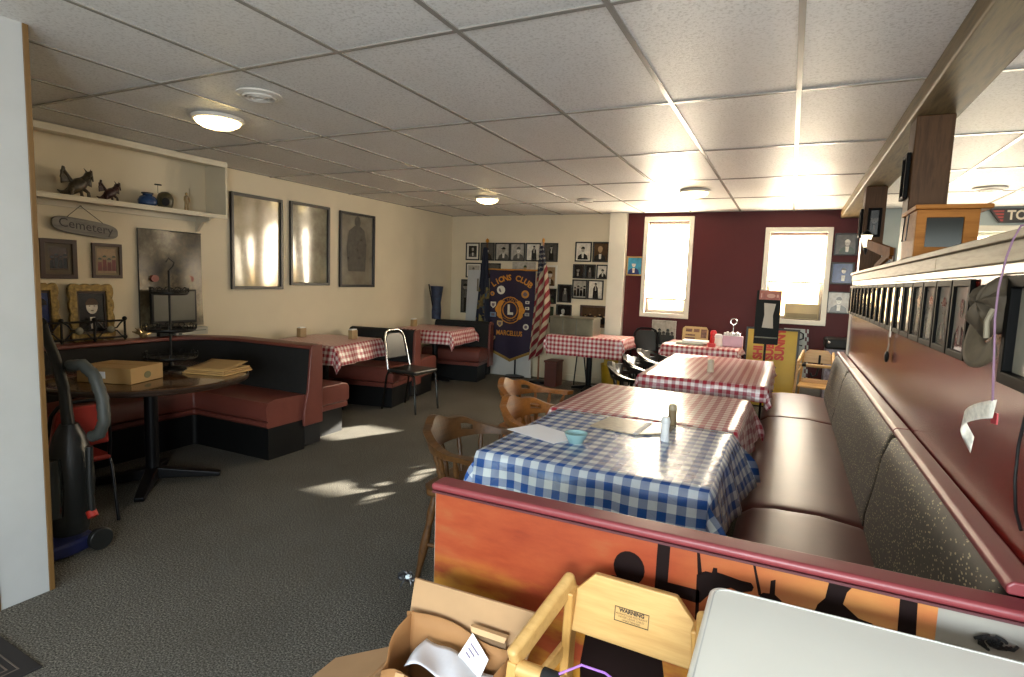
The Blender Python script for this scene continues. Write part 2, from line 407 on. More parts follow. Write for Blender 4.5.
# ------------------------------------------------------------------ pictures
def portrait(mb, fn, w, h, d, rnd, style):
    # content of one photograph: mats order 0 background, 1 coat, 2 face, 3 hair, 4 accent
    mb.flat(rect(-w/2, w/2, 0, h), fn, d, 0)
    cx = rnd.uniform(-.08, .08)*w; hr = rnd.uniform(.13, .19)*h; hy = rnd.uniform(.58, .68)*h
    if style == 'blank': return
    if style in ('group', 'crowd'):
        n = 4 if style == 'group' else 5
        for k in range(n):
            x = (-.36+.72*k/(n-1))*w; y = (.52+.1*(k % 2))*h; r = .09*h if style == 'group' else .07*h
            mb.flat([(x-.11*w, .08*h), (x+.11*w, .08*h), (x+.09*w, y-.9*r), (x, y-.5*r), (x-.09*w, y-.9*r)], fn, d+.0006+.0001*k, 1)
            mb.flat(circ(x, y, r*.8, r), fn, d+.0012, 2); mb.flat(circ(x, y+r*.2, r*.85, r*.9, 12, 0, PI), fn, d+.0016, 3)
        return
    if style == 'stand':
        mb.flat([(cx-.2*w, 0), (cx+.22*w, 0), (cx+.16*w, .6*h), (cx+.08*w, .72*h), (cx-.08*w, .72*h), (cx-.18*w, .58*h)], fn, d+.0006, 1)
        mb.flat([(cx-.05*w, .45*h), (cx+.05*w, .45*h), (cx+.04*w, .7*h), (cx-.04*w, .7*h)], fn, d+.001, 4)
        mb.flat(circ(cx, .8*h, .075*h, .09*h), fn, d+.0012, 2); mb.flat(circ(cx, .82*h, .08*h, .085*h, 12, 0, PI), fn, d+.0016, 3); return
    mb.flat([(cx-.42*w, 0), (cx+.42*w, 0), (cx+.34*w, .26*h), (cx+.13*w, .38*h), (cx-.13*w, .38*h), (cx-.36*w, .24*h)], fn, d+.0006, 1)
    mb.flat([(cx-.07*w, .1*h), (cx+.07*w, .1*h), (cx+.09*w, .38*h), (cx-.09*w, .38*h)], fn, d+.001, 4)
    mb.flat(circ(cx, hy-hr*.2, hr*.72, hr), fn, d+.0012, 2)
    mb.flat(circ(cx, hy+hr*.1, hr*.78, hr*.85, 14, -.1, PI+.1), fn, d+.0016, 3)
    if style == 'hat': mb.flat(rect(cx-hr*1.2, cx+hr*1.2, hy+hr*.25, hy+hr*.45), fn, d+.002, 3)
    for sx in (-1, 1): mb.flat(circ(cx+sx*hr*.3, hy-hr*.12, hr*.12, hr*.06, 8), fn, d+.0018, 3)
    mb.flat(circ(cx, hy-hr*.75, hr*.22, hr*.06, 8), fn, d+.0018, 3)
PK = 0
def picture(o, a, w, h, label, style='bust', fm=FRB, bw=.02, dep=.018, mat=0, cols=('mid', 'dark', 'skin', 'dark', 'pale'), cat='framed photo', group=None, name='framed_photo', bare=False, matm=None, b=(0, 0, 1)):
    """o: bottom centre on the wall, a: direction to the viewer's right."""
    global PK; PK += 1; rnd = random.Random(100+PK)
    fn = plane(o, a, b); t = thing(name, label, cat, o, 0, group)
    if not bare:
        mb = MB(); mb.ring(rect(-w/2, w/2, 0, h), rect(-w/2+bw, w/2-bw, bw, h-bw), fn, 0, dep); mb.build('frame', fm, t, world=True, bevel=min(.004, bw/4))
    else:
        mb = MB(); mb.prism(rect(-w/2, w/2, 0, h), fn, 0, .004); mb.build('backing', MATW, t, world=True); fn = plane(V(o)+V(fn(0, 0, .004))-V(fn(0, 0, 0)), a, b)
    iw, ih = w-2*bw, h-2*bw
    f2 = lambda u, v, d=0: fn(u, v+bw, d)
    if mat:
        mb = MB(); mb.ring(rect(-iw/2, iw/2, 0, ih), rect(-iw/2+mat, iw/2-mat, mat, ih-mat), f2, .003, .008); mb.build('photo_mat', matm or MATW, t, world=True)
        iw -= 2*mat; ih -= 2*mat; f3 = lambda u, v, d=0: f2(u, v+mat, d)
    else: f3 = f2
    mb = MB(); portrait(mb, f3, iw+.004, ih+.002, .004, rnd, style)
    mb.flat(rect(-iw/2-.002, iw/2+.002, 0, ih), f3, .0005, 0)
    mb.build('photo', [G[c] for c in cols], t, world=True, smooth=False)
    return t
RGT = (1, 0, 0)
BG = 'photos on the white back wall'
def bw_(x0, z0, x1, z1, label, **k): return picture(((x0+x1)/2, YB-.001, z0), RGT, x1-x0, z1-z0, label, group=BG, **k)
bw_(-4.76, 1.77, -4.51, 2.05, 'black framed portrait in a white mat, leftmost in the top row of the back wall', mat=.03, cols=('dark', 'mid', 'skin', 'light', 'pale'))
bw_(-4.49, 1.77, -4.24, 2.05, 'black framed photo directly behind the tip of the navy flag pole', cols=('mid', 'dark', 'pale', 'dark', 'light'))
bw_(-4.23, 1.77, -3.97, 2.05, 'black framed photo of a man in a hat, just right of the navy flag tip', style='hat', cols=('light', 'mid', 'skin', 'dark', 'pale'))
bw_(-3.97, 1.77, -3.71, 2.05, 'black framed pale portrait, fourth in the top row above the banner word CLUB', cols=('light', 'mid', 'pale', 'mid', 'light'))
bw_(-3.70, 1.77, -3.45, 2.05, 'black framed photo of a dark figure on white, left of the striped flag tip', style='stand', cols=('pale', 'dark', 'skin', 'dark', 'light'))
bw_(-3.40, 1.77, -3.17, 2.05, 'black framed photo of a seated figure, just right of the striped flag pole top', style='stand', cols=('mid', 'dark', 'light', 'dark', 'pale'))
bw_(-2.90, 1.78, -2.645, 2.07, 'black framed photo of a man in a suit, top left of the right cluster', cols=('pale', 'dark', 'light', 'dark', 'pale'), mat=.012)
bw_(-2.63, 1.78, -2.38, 2.07, 'black framed large face with white beard, top right of the cluster beside the white pillar', cols=('sepiad', 'dark', 'sepia', 'sepia', 'pale'))
bw_(-4.75, 1.49, -4.46, 1.73, 'black framed photo sticking out above the pale folded board', cols=('light', 'mid', 'skin', 'mid', 'pale'), mat=.02)
bw_(-4.38, 1.49, -4.12, 1.73, 'black framed photo in the second row partly hidden behind the navy flag', cols=('mid', 'dark', 'skin', 'mid', 'pale'))
bw_(-3.92, 1.50, -3.52, 1.76, 'pale unframed print showing just above the top edge of the banner', bare=True, bw=.004, cols=('light', 'green', 'sepia', 'green', 'pale'))
bw_(-3.39, 1.38, -3.17, 1.72, 'sepia print with a wide pale border, right of the striped flag', bare=True, bw=.004, mat=.025, cols=('sepia', 'sepiad', 'pale', 'sepiad', 'pale'))
bw_(-2.92, 1.535, -2.745, 1.745, 'small black framed dark portrait, left of three in the middle row of the right cluster', cols=('dark', 'dark', 'skin', 'dark', 'light'))
bw_(-2.74, 1.535, -2.57, 1.745, 'small black framed dark photo, middle of three in the right cluster', style='stand', cols=('dark', 'mid', 'skin', 'dark', 'light'))
bw_(-2.56, 1.535, -2.39, 1.745, 'small black framed photo of a man in a peaked cap, nearest the white pillar', style='hat', cols=('pale', 'dark', 'light', 'dark', 'pale'))
bw_(-4.83, .92, -4.69, 1.46, 'tall narrow black framed picture at the left edge of the pale folded board', style='stand', cols=('mid', 'dark', 'skin', 'dark', 'light'))
bw_(-3.35, 1.14, -3.165, 1.37, 'dark framed picture half behind the striped flag, below the sepia print', cols=('dark', 'green', 'mid', 'dark', 'mid'))
bw_(-3.15, 1.17, -2.925, 1.44, 'very dark framed photo of a standing figure, above the left end of the steel box', style='stand', cols=('dark', 'mid', 'light', 'dark', 'light'))
bw_(-2.92, 1.235, -2.685, 1.52, 'black framed photo of dark suited people, left of the right cluster lower pair', style='group', cols=('light', 'dark', 'skin', 'dark', 'pale'))
bw_(-2.68, 1.235, -2.44, 1.52, 'black framed photo on white, right of the lower pair in the right cluster', style='stand', cols=('pale', 'dark', 'skin', 'dark', 'light'))
bw_(-3.16, .88, -2.91, 1.14, 'dark framed portrait rising from behind the left end of the steel box', cols=('dark', 'mid', 'light', 'light', 'pale'))
bw_(-3.37, .85, -3.2, 1.1, 'green toned picture behind the lower part of the striped flag', bare=True, bw=.004, cols=('green', 'dark', 'mid', 'dark', 'mid'))
bw_(-2.78, .83, -2.32, 1.15, 'wide brown framed group photo behind the right end of the steel box', style='crowd', fm=FRBR, bw=.03, cols=('sepiad', 'dark', 'sepia', 'dark', 'pale'))
RG = 'pictures on the maroon wall'
def rw_(x0, z0, x1, z1, label, **k): return picture(((x0+x1)/2, YB-.001, z0), RGT, x1-x0, z1-z0, label, group=RG, **k)
rw_(.44, 1.92, .69, 2.19, 'dark picture with a pale animal shape, top of three right of the right window', cols=('mid', 'green', 'light', 'pale', 'pale'))
rw_(.43, 1.57, .68, 1.84, 'blue picture with a white figure, middle of three right of the right window', cols=('blue', 'blue', 'pale', 'dark', 'pale'))
rw_(.42, 1.21, .67, 1.48, 'pale lilac portrait, lowest of three right of the right window', bw=.012, cols=('light', 'mid', 'pale', 'mid', 'pale'))
rw_(-2.12, 1.60, -1.885, 1.87, 'small gold framed blue picture left of the tall window', fm=M('frame_tan', '#a88850', .4), cols=('teal', 'blue', 'pale', 'teal', 'pale'))
rw_(-1.71, .62, -1.38, .995, 'unframed grey poster of figures below the tall left window', style='crowd', bare=True, bw=.006, cat='poster', name='wall_poster', cols=('light', 'dark', 'mid', 'dark', 'dark'))
# left wall: viewer's right is +Y
LFT = (0, 1, 0)
def glossy_poster(name, base, dark, bumpk):
    t = NT(name); co = t.coord('Object'); a = t.noise(co, 3.2, 5, .6)
    t.l(t.ramp(a, [(.3, lin(dark)), (.65, lin(base))]), t.b.inputs['Base Color']); t.set(Roughness=.16)
    t.b.inputs['Specular IOR Level'].default_value = .9; t.b.inputs['Coat Weight'].default_value = 1; t.b.inputs['Coat Roughness'].default_value = .1
    t.bump(t.noise(t.coord('Object', (1, 1.6, .6)), 1.6, 1), bumpk, .03); return t.m
PO1 = glossy_poster('poster_bronze', '#a3946c', '#7d6c48', .12); PO2 = glossy_poster('poster_silver', '#9c9478', '#5d5540', .12); PO3 = glossy_poster('poster_grey', '#8a8270', '#5f594b', .05)
def lposter(y0, y1, z0, z1, label, m, style=None, bow=1):
    w, h = y1-y0, z1-z0; o = (XL+.001, (y0+y1)/2, z0); fn = plane(o, LFT, (0, 0, 1))
    t = thing('framed_poster', label, 'framed poster', o, 0, 'large posters on the left wall')
    mb = MB(); mb.ring(rect(-w/2, w/2, 0, h), rect(-w/2+.032, w/2-.032, .032, h-.032), fn, 0, .03); mb.build('frame', FRB, t, world=True, bevel=.004)
    mb = MB()
    def sheet(u, v):
        e = math.sin(PI*u)*.012*bow
        return fn(-w/2+.03+(w-.06)*u, .03+(h-.06)*v, .006+e+.002*bow*math.sin(5*u+2*v))
    mb.grid(sheet, 20, 12)
    ms = [m]
    if style == 'man':
        d = .03; mb2 = []
        mb.flat([(-.17, .2), (.15, .2), (.17, .55), (.13, .72), (.05, .77), (-.06, .77), (-.16, .7), (-.2, .5)], fn, .0125, 1)
        mb.flat(circ(0, .82, .055, .075), fn, .0126, 1); ms.append(M('poster_figure', '#45413a', .2, var=.35, vs=14, coat=.8))
    else:
        ms.append(m)
    mb.build('poster_sheet', ms, t, world=True)
lposter(3.965, 4.61, 1.29, 2.25, 'nearest large glossy bronze poster in a black frame, beside the shelf end', PO1)
lposter(4.715, 5.32, 1.335, 2.26, 'middle large glossy silver poster in a black frame, window mirrored in it', PO2)
lposter(5.495, 6.15, 1.318, 2.25, 'farthest large grey poster of a standing man in a black frame', PO3, 'man', bow=.25)
LG = 'small frames over the round booth'
def lw_(y0, z0, y1, z1, label, **k): return picture((XL+.001, (y0+y1)/2, z0), LFT, y1-y0, z1-z0, label, group=LG, **k)
lw_(2.345, 1.37, 2.595, 1.67, 'dark brown framed old print, left of the pair under the oval wooden sign', fm=FRBR, bw=.035, mat=.03, matm=M('mat_olive', '#4f4026', .5, var=.2), style='group', cols=('sepiad', 'dark', 'sepiad', 'dark', 'sepiad'))
lw_(2.70, 1.38, 2.93, 1.66, 'brown framed reddish picture, right of the pair under the oval wooden sign', fm=FRBR, bw=.025, mat=.018, matm=M('mat_tan', '#7a6848', .5, var=.1), style='group', cols=('sepia', 'red', 'sepia', 'green', 'sepia'))
def ornate(y0, y1, z0, z1, label, cols):
    w, h = y1-y0, z1-z0; o = (-4.955, (y0+y1)/2, z0); fn = plane((o[0]-.02, o[1], o[2]), LFT, (-.05, 0, 1))
    t = thing('ornate_frame', label, 'framed photo', o, 0, 'ornate frames on the booth ledge')
    n = 48; out = []; inn = []
    for k in range(n):
        s = k/n*4; e = int(s); f = s-e; P = [(-1, -1), (1, -1), (1, 1), (-1, 1)]; a, b = P[e], P[(e+1) % 4]
        x, y = a[0]+(b[0]-a[0])*f, a[1]+(b[1]-a[1])*f; q = .012*abs(math.sin(k*PI/3))
        out.append((x*(w/2+q-.006), h/2+y*(h/2+q-.006))); inn.append((x*(w/2-.055), h/2+y*(h/2-.055)))
    mb = MB(); mb.ring(out, inn, fn, 0, .03); mb.build('carved_frame', FRGOLD, t, world=True, bevel=.006)
    mb = MB(); mb.ring([(x*1.02, h/2+(y-h/2)*1.02) for x, y in inn], [(x*.88, h/2+(y-h/2)*.9) for x, y in inn], fn, .004, .02); mb.build('inner_border', FRBR, t, world=True)
    mb = MB(); f3 = lambda u, v, d=0: fn(u, v+.06, d); portrait(mb, f3, w-.11, h-.11, .012, random.Random(5), 'bust'); mb.build('photo', [G[c] for c in cols], t, world=True, smooth=False)
ornate(2.19, 2.43, .90, 1.335, 'ornate gold frame half hidden behind the white column edge', ('blue', 'dark', 'blue', 'dark', 'blue'))
ornate(2.50, 2.82, .885, 1.33, 'ornate gold frame with a portrait face in a white collar on the booth ledge', ('dark', 'dark', 'pale', 'sepiad', 'pale'))
# curling dark cloth poster on the left wall
t = NT('cloth_poster'); co = t.coord('Object'); a = t.noise(co, 2.6, 5, .7)
t.l(t.ramp(a, [(.34, lin('#1e1710')), (.48, lin('#4f442f')), (.66, lin('#8d8266'))]), t.b.inputs['Base Color']); t.set(Roughness=.3); CLP = t.m
mb = MB()
mb.grid(lambda u, v: (XL+.022+.012*math.sin(3+7*u)*math.sin(4*v)+.01*(1-v)*u, 3.06+.585*u-.01*v*u, .955+.85*v), 24, 24)
fn = plane((XL+.03, 3.06, .955), LFT, (0, 0, 1))
mb.prism(circ(.13, .43, .035, .03), fn, -.03, .004, 1); mb.prism(circ(.46, .43, .035, .03), fn, -.03, .004, 1)
mb.tube([fn(0, .85, -.015), fn(.58, .85, -.01)], .006, 6, mi=2); mb.tube([fn(0, .0, -.015), fn(0, .85, -.015)], .005, 6, mi=2)
solo(mb, 'cloth_poster', [CLP, M('red_glow_print', '#8a4a3c', .5), FRB], 'creased dark cloth poster with two red spots, behind the small grey screen', 'poster')
# row of framed photos on the maroon half wall (viewer's right is -Y, facing -X)
HG = 'framed photos along the half wall'
FRK = M('frame_gloss_black', '#080808', .6, var=.05, spec=.08)
ords = ['first', 'second', 'third', 'fourth', 'fifth', 'sixth', 'seventh', 'eighth', 'ninth', 'tenth', 'eleventh', 'twelfth', 'thirteenth', 'fourteenth', 'fifteenth', 'sixteenth', 'seventeenth']
yc = 5.92
for k in range(17):
    cols = random.choice([('gl_light', 'gl_mid', 'gl_pale', 'gl_dark', 'gl_pale'), ('gl_pale', 'gl_mid', 'gl_light', 'gl_mid', 'gl_pale'), ('gl_pale', 'gl_light', 'gl_pale', 'gl_mid', 'gl_pale')])
    picture((.499, yc, 1.29), (0, -1, 0), .215, .25, '%s black framed photo from the far end of the row along the maroon half wall' % ords[k], group=HG, style=random.choice(['bust', 'stand', 'hat']), cols=cols, fm=FRK, dep=.014, bw=.023)
    yc -= .2285
picture((.499, 1.60, 1.28), (0, -1, 0), .38, .262, 'largest black framed photo on the half wall, right behind the purple string and cap', style='stand', fm=FRK, bw=.03, dep=.025, cols=('gl_light', 'blue', 'skin', 'gl_dark', 'gl_pale'), group=HG)
picture((.499, 3.62, 1.97), (0, -1, 0), .13, .23, 'small black framed photo on the side of the nearer wooden post', fm=FRK, cols=('sepia', 'dark', 'skin', 'dark', 'pale'), dep=.02, group='frames on the posts')
picture((.509, 5.82, 1.95), (0, -1, 0), .12, .24, 'narrow frame on the side of the farther wooden post', fm=FRK, cols=('pale', 'dark', 'skin', 'dark', 'pale'), dep=.02, group='frames on the posts')
picture((.588, 5.719, 1.95), RGT, .1, .24, 'dark narrow frame on the near face of the farther wooden post', fm=FRK, cols=('dark', 'dark', 'mid', 'dark', 'mid'), dep=.02, group='frames on the posts')
picture((.98, YB-.001, 1.62), RGT, .2, .4, 'small dark framed print on the pale blue far wall between the posts', fm=FRBR, cols=('light', 'mid', 'mid', 'dark', 'pale'), group='pictures beyond the half wall')
# winged sign on the pale wall of the far room
fn = plane((2.2, YB-.024, 2.295), RGT, (0, 0, 1))
t = thing('winged_sign', 'dark winged sign with red stripes and the word TOP, on the far right wall', 'sign', (2.2, YB-.03, 2.295))
mb = MB(); mb.prism([(-.30, .155), (.42, .155), (.42, .0), (-.20, .0)], fn, 0, .02); mb.build('board', M('sign_dark', '#2c2522', .4), t, world=True, bevel=.003)
mb = MB()
for k in range(4): mb.flat([(-.265+.022*k, .135-.033*k), (-.165, .135-.033*k), (-.165, .115-.033*k), (-.25+.022*k, .115-.033*k)], fn, .021)
mb.build('stripe', M('sign_red', '#a33a34', .4), t, world=True)
mb = MB(); mb.text('TOP', .14, lambda u, v, d=0: fn(u-.02, v+.078, d), .022, sx=.85, bold=.004); mb.build('lettering', M('sign_cream', '#d8ccb4', .4), t, world=True)

# ------------------------------------------------------------------ round booth (left)
def sweep(prof, path, caps=True):
    """prof: closed list (d inward, z); path: list of (point2d, inward normal2d)."""
    mb = MB(); k = len(prof); vs = []; fs = []
    for (p, n) in path:
        for d, z in prof: vs.append((p[0]+n[0]*d, p[1]+n[1]*d, z))
    m = len(path)
    for i in range(m-1):
        for j in range(k): fs.append((i*k+j, (i+1)*k+j, (i+1)*k+(j+1) % k, i*k+(j+1) % k))
    if caps: fs += [tuple(range(k)), tuple((m-1)*k+j for j in range(k))[::-1]]
    mb.add(vs, fs); return mb
R = .6; xo, y1o, y0o = -5.025, 3.72, 1.385
path = [((-3.6+(-4.425+3.6)*i/6, y1o), (0, -1)) for i in range(7)]
for i in range(1, 13):
    a = PI/2+PI/2*i/12; path.append(((xo+R+R*math.cos(a), y1o-R+R*math.sin(a)), (-math.cos(a), -math.sin(a))))
for i in range(1, 7): path.append(((xo, y1o-R+(y0o+R-y1o+R)*i/6), (1, 0)))
for i in range(1, 13):
    a = PI+PI/2*i/12; path.append(((xo+R+R*math.cos(a), y0o+R+R*math.sin(a)), (-math.cos(a), -math.sin(a))))
for i in range(1, 7): path.append(((xo+R+(-4.15-xo-R)*i/6, y0o), (0, 1)))
t = thing('round_booth', 'curved booth seat with black back and maroon cushions around the round table', 'booth', (-4.4, 2.5, 0))
sweep([(.0, .02), (.19, .02), (.19, .3), (.15, .5), (.11, .84), (0, .84)], path).build('backrest', BLACKF, t, world=True, bevel=.01)
sweep([(-.0, .842), (.125, .842), (.13, .85), (.125, .868), (.1, .875), (0, .875)], path).build('top_trim', VINYL, t, world=True)
sweep([(.15, .30), (.555, .30), (.575, .32), (.58, .42), (.56, .455), (.5, .475), (.25, .47), (.15, .46)], path).build('seat', VINYL, t, world=True)
sweep([(.15, .255), (.56, .255), (.575, .27), (.575, .3), (.15, .3)], path).build('seat_band', VINYL, t, world=True)
sweep([(.19, 0), (.56, 0), (.56, .255), (.19, .255)], path).build('base', BLACK, t, world=True)
for yy, sg, xe in ((y1o, -1, -3.6), (y0o, 1, -4.15)):
    mb = MB(); fnp = lambda u, v, d, yy=yy, sg=sg, xe=xe: V((xe+d, yy+sg*u, v))
    mb.prism([(0, .2), (.21, .2), (.21, .32), (.165, .5), (.13, .86), (.11, .878), (0, .878)], fnp, -.002, .025); mb.build('end_panel', VINYL, t, world=True, bevel=.008)

def pivot(o, px, py, a):
    c, s_ = math.cos(a), math.sin(a); dx, dy = o.location.x-px, o.location.y-py
    o.location.x, o.location.y = px+dx*c-dy*s_, py+dx*s_+dy*c; o.rotation_euler.z += a; return o
def booth_bench(name, label, y0, y1, near, far, x1=-4.0, x0=-4.9, hb=.84):
    """backrest between y0 and y1; near/far: seat depths on the two sides"""
    t = thing(name, label, 'booth', ((x0+x1)/2, (y0+y1)/2, 0), 0, 'straight booth benches along the left wall')
    mb = MB(); px = lambda u, v, d: V((x0+d, u, v)); w = x1-x0; ym = (y0+y1)/2
    if y1-y0 > .1: prof = [(y0+.02, .04), (y1-.02, .04), (y1-.02, .4), (ym+.075, hb-.05), (ym+.05, hb-.01), (ym, hb), (ym-.05, hb-.01), (ym-.075, hb-.05), (y0+.02, .4)]
    else: prof = [(y0, .04), (y1, .04), (y1, hb), (y0, hb)]
    mb.prism(prof, px, 0, w-.03); mb.build('backrest', BLACKF, t, world=True, bevel=.012)
    mb = MB(); mb.prism([(ym+(u-ym)*1.05, v+.004 if v > .3 else v+.13) for u, v in prof], px, w-.03, w); mb.build('end_panel', VINYL, t, world=True, bevel=.008)
    for sg, dep, ye in ((-1, near, y0), (1, far, y1)):
        if not dep: continue
        pr = [(ye, .29), (ye+sg*(dep-.01), .29), (ye+sg*dep, .31), (ye+sg*dep, .42), (ye+sg*(dep-.02), .455), (ye+sg*(dep-.08), .47), (ye+sg*.1, .47), (ye, .45)]
        mb = MB(); mb.prism(pr, px, .0, w-.01); mb.build('seat', VINYL, t, world=True, bevel=.015)
        mb = MB(); mb.prism([(ye, .235), (ye+sg*(dep-.015), .235), (ye+sg*(dep-.015), .285), (ye, .285)], px, 0, w-.02); mb.build('seat_band', VINYL, t, world=True, bevel=.006)
        mb = MB(); mb.prism([(ye, 0), (ye+sg*(dep-.06), 0), (ye+sg*(dep-.06), .235), (ye, .235)], px, 0, w-.05); mb.build('base', BLACK, t, world=True)
    return t
booth_bench('booth_bench', 'single booth bench backing onto the round booth, its pink cushion end sticking out', 3.735, 3.79, 0, .42, -3.70, -5.02, hb=.8)
bb1 = booth_bench('booth_bench', 'double sided booth bench with black back, behind the chrome framed chair', 5.62, 5.86, .52, .5)
bb2 = booth_bench('booth_bench', 'farthest booth bench with black back and maroon seat, before the banner', 7.54, 7.77, .45, 0)
pivot(bb1, -4.0, 5.74, .19); pivot(bb2, -4.0, 7.65, .19)

# ------------------------------------------------------------------ tables and cloths
def cloth(x0, x1, y0, y1, z, hang, mat, label, seed=1, flare=.05, fr=None, group='checked tablecloths', dx=0, dy=0):
    """cloth over rectangle; hang = (left, right, front, back) drop lengths"""
    flr = flare; rnd = random.Random(seed); L, Rr, Fr, Bk = hang; ph = [rnd.uniform(0, 6) for _ in range(6)]
    us = []; st = .034
    def samples(a, b, ha, hb):
        s = [a-ha+i*ha/max(1, round(ha/st)) for i in range(max(1, round(ha/st)))] if ha else []
        n = round((b-a)/.06); s += [a+(b-a)*i/n for i in range(n+1)]
        if hb: k = max(1, round(hb/st)); s += [b+hb*(i+1)/k for i in range(k)]
        return s
    U = samples(x0, x1, L, Rr); W = samples(y0, y1, Fr, Bk); mb = MB()
    def pos(u, w):
        ox = min(0, u-x0)+max(0, u-x1); oy = min(0, w-y0)+max(0, w-y1)
        cx, cy = min(max(u, x0), x1), min(max(w, y0), y1); dd = math.hypot(ox, oy)
        if dd < 1e-6:
            return (u, w, z+.0015*math.sin(9*u+ph[0])*math.sin(7*w+ph[1]))
        nx, ny = ox/dd, oy/dd; both = abs(ox) > 1e-6 and abs(oy) > 1e-6
        r = .012; s = dd; flare = flr if nx < .3 or fr is None else flr+(fr-flr)*min(1, (nx-.3)/.5)*(.15+.85*((cy-y0)/(y1-y0))**1.5)
        if s < r*PI/2: a = s/r; out, dr = r*math.sin(a), r*(1-math.cos(a))
        else: e = s-r*PI/2; out, dr = r+e*flare*1.2, r+e*.992
        t_ = (u if abs(oy) > 1e-6 else w)
        wav = (.010*math.sin(17*t_+ph[2])+.007*math.sin(31*t_+ph[3]))*min(1, dd/.12)
        if both:
            ang = math.atan2(abs(ny), abs(nx)); wav += .03*math.sin(ang*4+ph[4]*.1)*min(1, dd/.15)
        return (cx+nx*(out+wav), cy+ny*(out+wav), z-dr)
    o = 0; n = len(U)
    for w in W:
        for u in U:
            mb.uv[len(mb.v)] = (u+dx, w+dy); mb.v.append(V(pos(u, w)))
    for j in range(len(W)-1):
        for i in range(n-1):
            a = j*n+i; mb.f.append([a, a+1, a+n+1, a+n]); mb.mi.append(0)
    ob = solo(mb, 'tablecloth', mat, label, 'tablecloth', group, angle=80)
    m = ob.modifiers.new('s', 'SOLIDIFY'); m.thickness = .002; m.offset = 1
    return ob
def table(x0, x1, y0, y1, z, label, cat='table', peds=1, group='pedestal tables', top=BLACK, axis='y'):
    cx, cy = (x0+x1)/2, (y0+y1)/2
    t = thing('pedestal_table', label, cat, (cx, cy, 0), 0, group)
    mb = MB(); mb.box(x0, x1, y0, y1, z-.035, z-.004); mb.build('tabletop', top, t, world=True, bevel=.005)
    for k in range(peds):
        px, py = cx, cy
        if peds > 1: py = y0+(y1-y0)*(.25+.5*k)
        mb = MB(); mb.cyl((px, py, .06), (px, py, z-.05), .04); mb.build('column', BMETAL, t, world=True)
        mb = MB(); mb.box(px-.14, px+.14, py-.14, py+.14, z-.05, z-.035); mb.build('mount_plate', BMETAL, t, world=True)
        for a in range(4):
            an = a*PI/2; d = V((math.cos(an), math.sin(an), 0))
            mb = MB(); mb.bar(V((px, py, .055))+d*.02, V((px, py, .03))+d*.24, .07, .06, mi=0, w1=.045, h1=.03); mb.build('foot', BMETAL, t, world=True, bevel=.006)
    return t
ZT = .765
table(-1.135, -.205, 2.07, 3.02, ZT, 'square table under the blue checked cloth')
cloth(-1.135, -.205, 2.07, 3.02, ZT, (.17, .24, .25, .035), BLUE_G, 'blue and white checked cloth on the nearest table', 3, flare=.08, fr=.42)
table(-1.2, -.19, 3.06, 4.02, ZT-.008, 'square table directly behind the blue checked one')
cloth(-1.2, -.19, 3.06, 4.02, ZT-.008, (.085, .24, .03, .16), RED_G, 'red checked cloth on the second table of the row, behind the blue cloth', 4, fr=.25)
table(-1.05, -.1, 4.58, 6.25, ZT, 'long table in the middle of the row along the bench', peds=2)
cloth(-1.05, -.1, 4.58, 6.25, ZT, (.1, .14, .12, .1), RED_G, 'long sunlit red checked cloth on the third table of the row', 5)
table(-1.36, -.5, 7.08, 7.82, ZT, 'small table by the maroon wall holding condiments')
cloth(-1.36, -.5, 7.08, 7.82, ZT, (.1, .12, .16, .05), RED_G, 'red checked cloth under the condiments by the maroon wall', 6)
table(-2.92, -1.88, 7.2, 7.78, ZT, 'table by the back wall holding the steel box')
cloth(-2.92, -1.88, 7.2, 7.78, ZT, (.16, .16, .27, .05), RED_G, 'red checked cloth hanging low under the steel box', 7, flare=.02)
a1 = table(-4.92, -4.08, 4.32, 5.25, ZT, 'booth table between the round booth and the chrome framed chair')
a2 = cloth(-4.92, -4.08, 4.32, 5.25, ZT, (0, .2, .19, .1), RED_G, 'red checked cloth on the nearer left booth table, corner hanging by the chrome chair', 8, flare=.25)
a3 = table(-4.92, -4.08, 6.5, 7.32, ZT, 'farther booth table on the left, before the last bench')
a4 = cloth(-4.92, -4.08, 6.5, 7.32, ZT, (0, .2, .18, .08), RED_G, 'red checked cloth on the farther left booth table', 9, flare=.2)
for o_ in (a1, a2): pivot(o_, -4.08, 4.75, .17)
for o_ in (a3, a4): pivot(o_, -4.1, 6.95, .12)
# round wooden table
RC = (-3.89, 2.43)
t = thing('round_table', 'round dark wood table with boxes on it inside the curved booth', 'table', (*RC, 0))
mb = MB(); mb.lathe([(.0, .722), (.585, .722), (.605, .73), (.61, .745), (.6, .757), (.58, .76), (.001, .76)], n=64); mb.build('tabletop', TABW, t)
mb = MB(); mb.lathe([(.596, .716), (.613, .722), (.616, .742), (.607, .752), (.6, .74)], n=64); mb.build('edge_band', M('table_edge', '#2a1b12', .3), t)
mb = MB(); mb.cyl((0, 0, .05), (0, 0, .72), .042, n=20); mb.build('column', BMETAL, t)
mb = MB(); mb.lathe([(.15, .7), (.15, .72)], n=20); mb.build('mount_plate', BMETAL, t)
for a in range(4):
    an = a*PI/2-.75; d = V((math.cos(an), math.sin(an), 0))
    mb = MB(); mb.bar(V((0, 0, .07))+d*.02, V((0, 0, .025))+d*.42, .08, .08, w1=.06, h1=.03); mb.build('foot', BMETAL, t, bevel=.008)

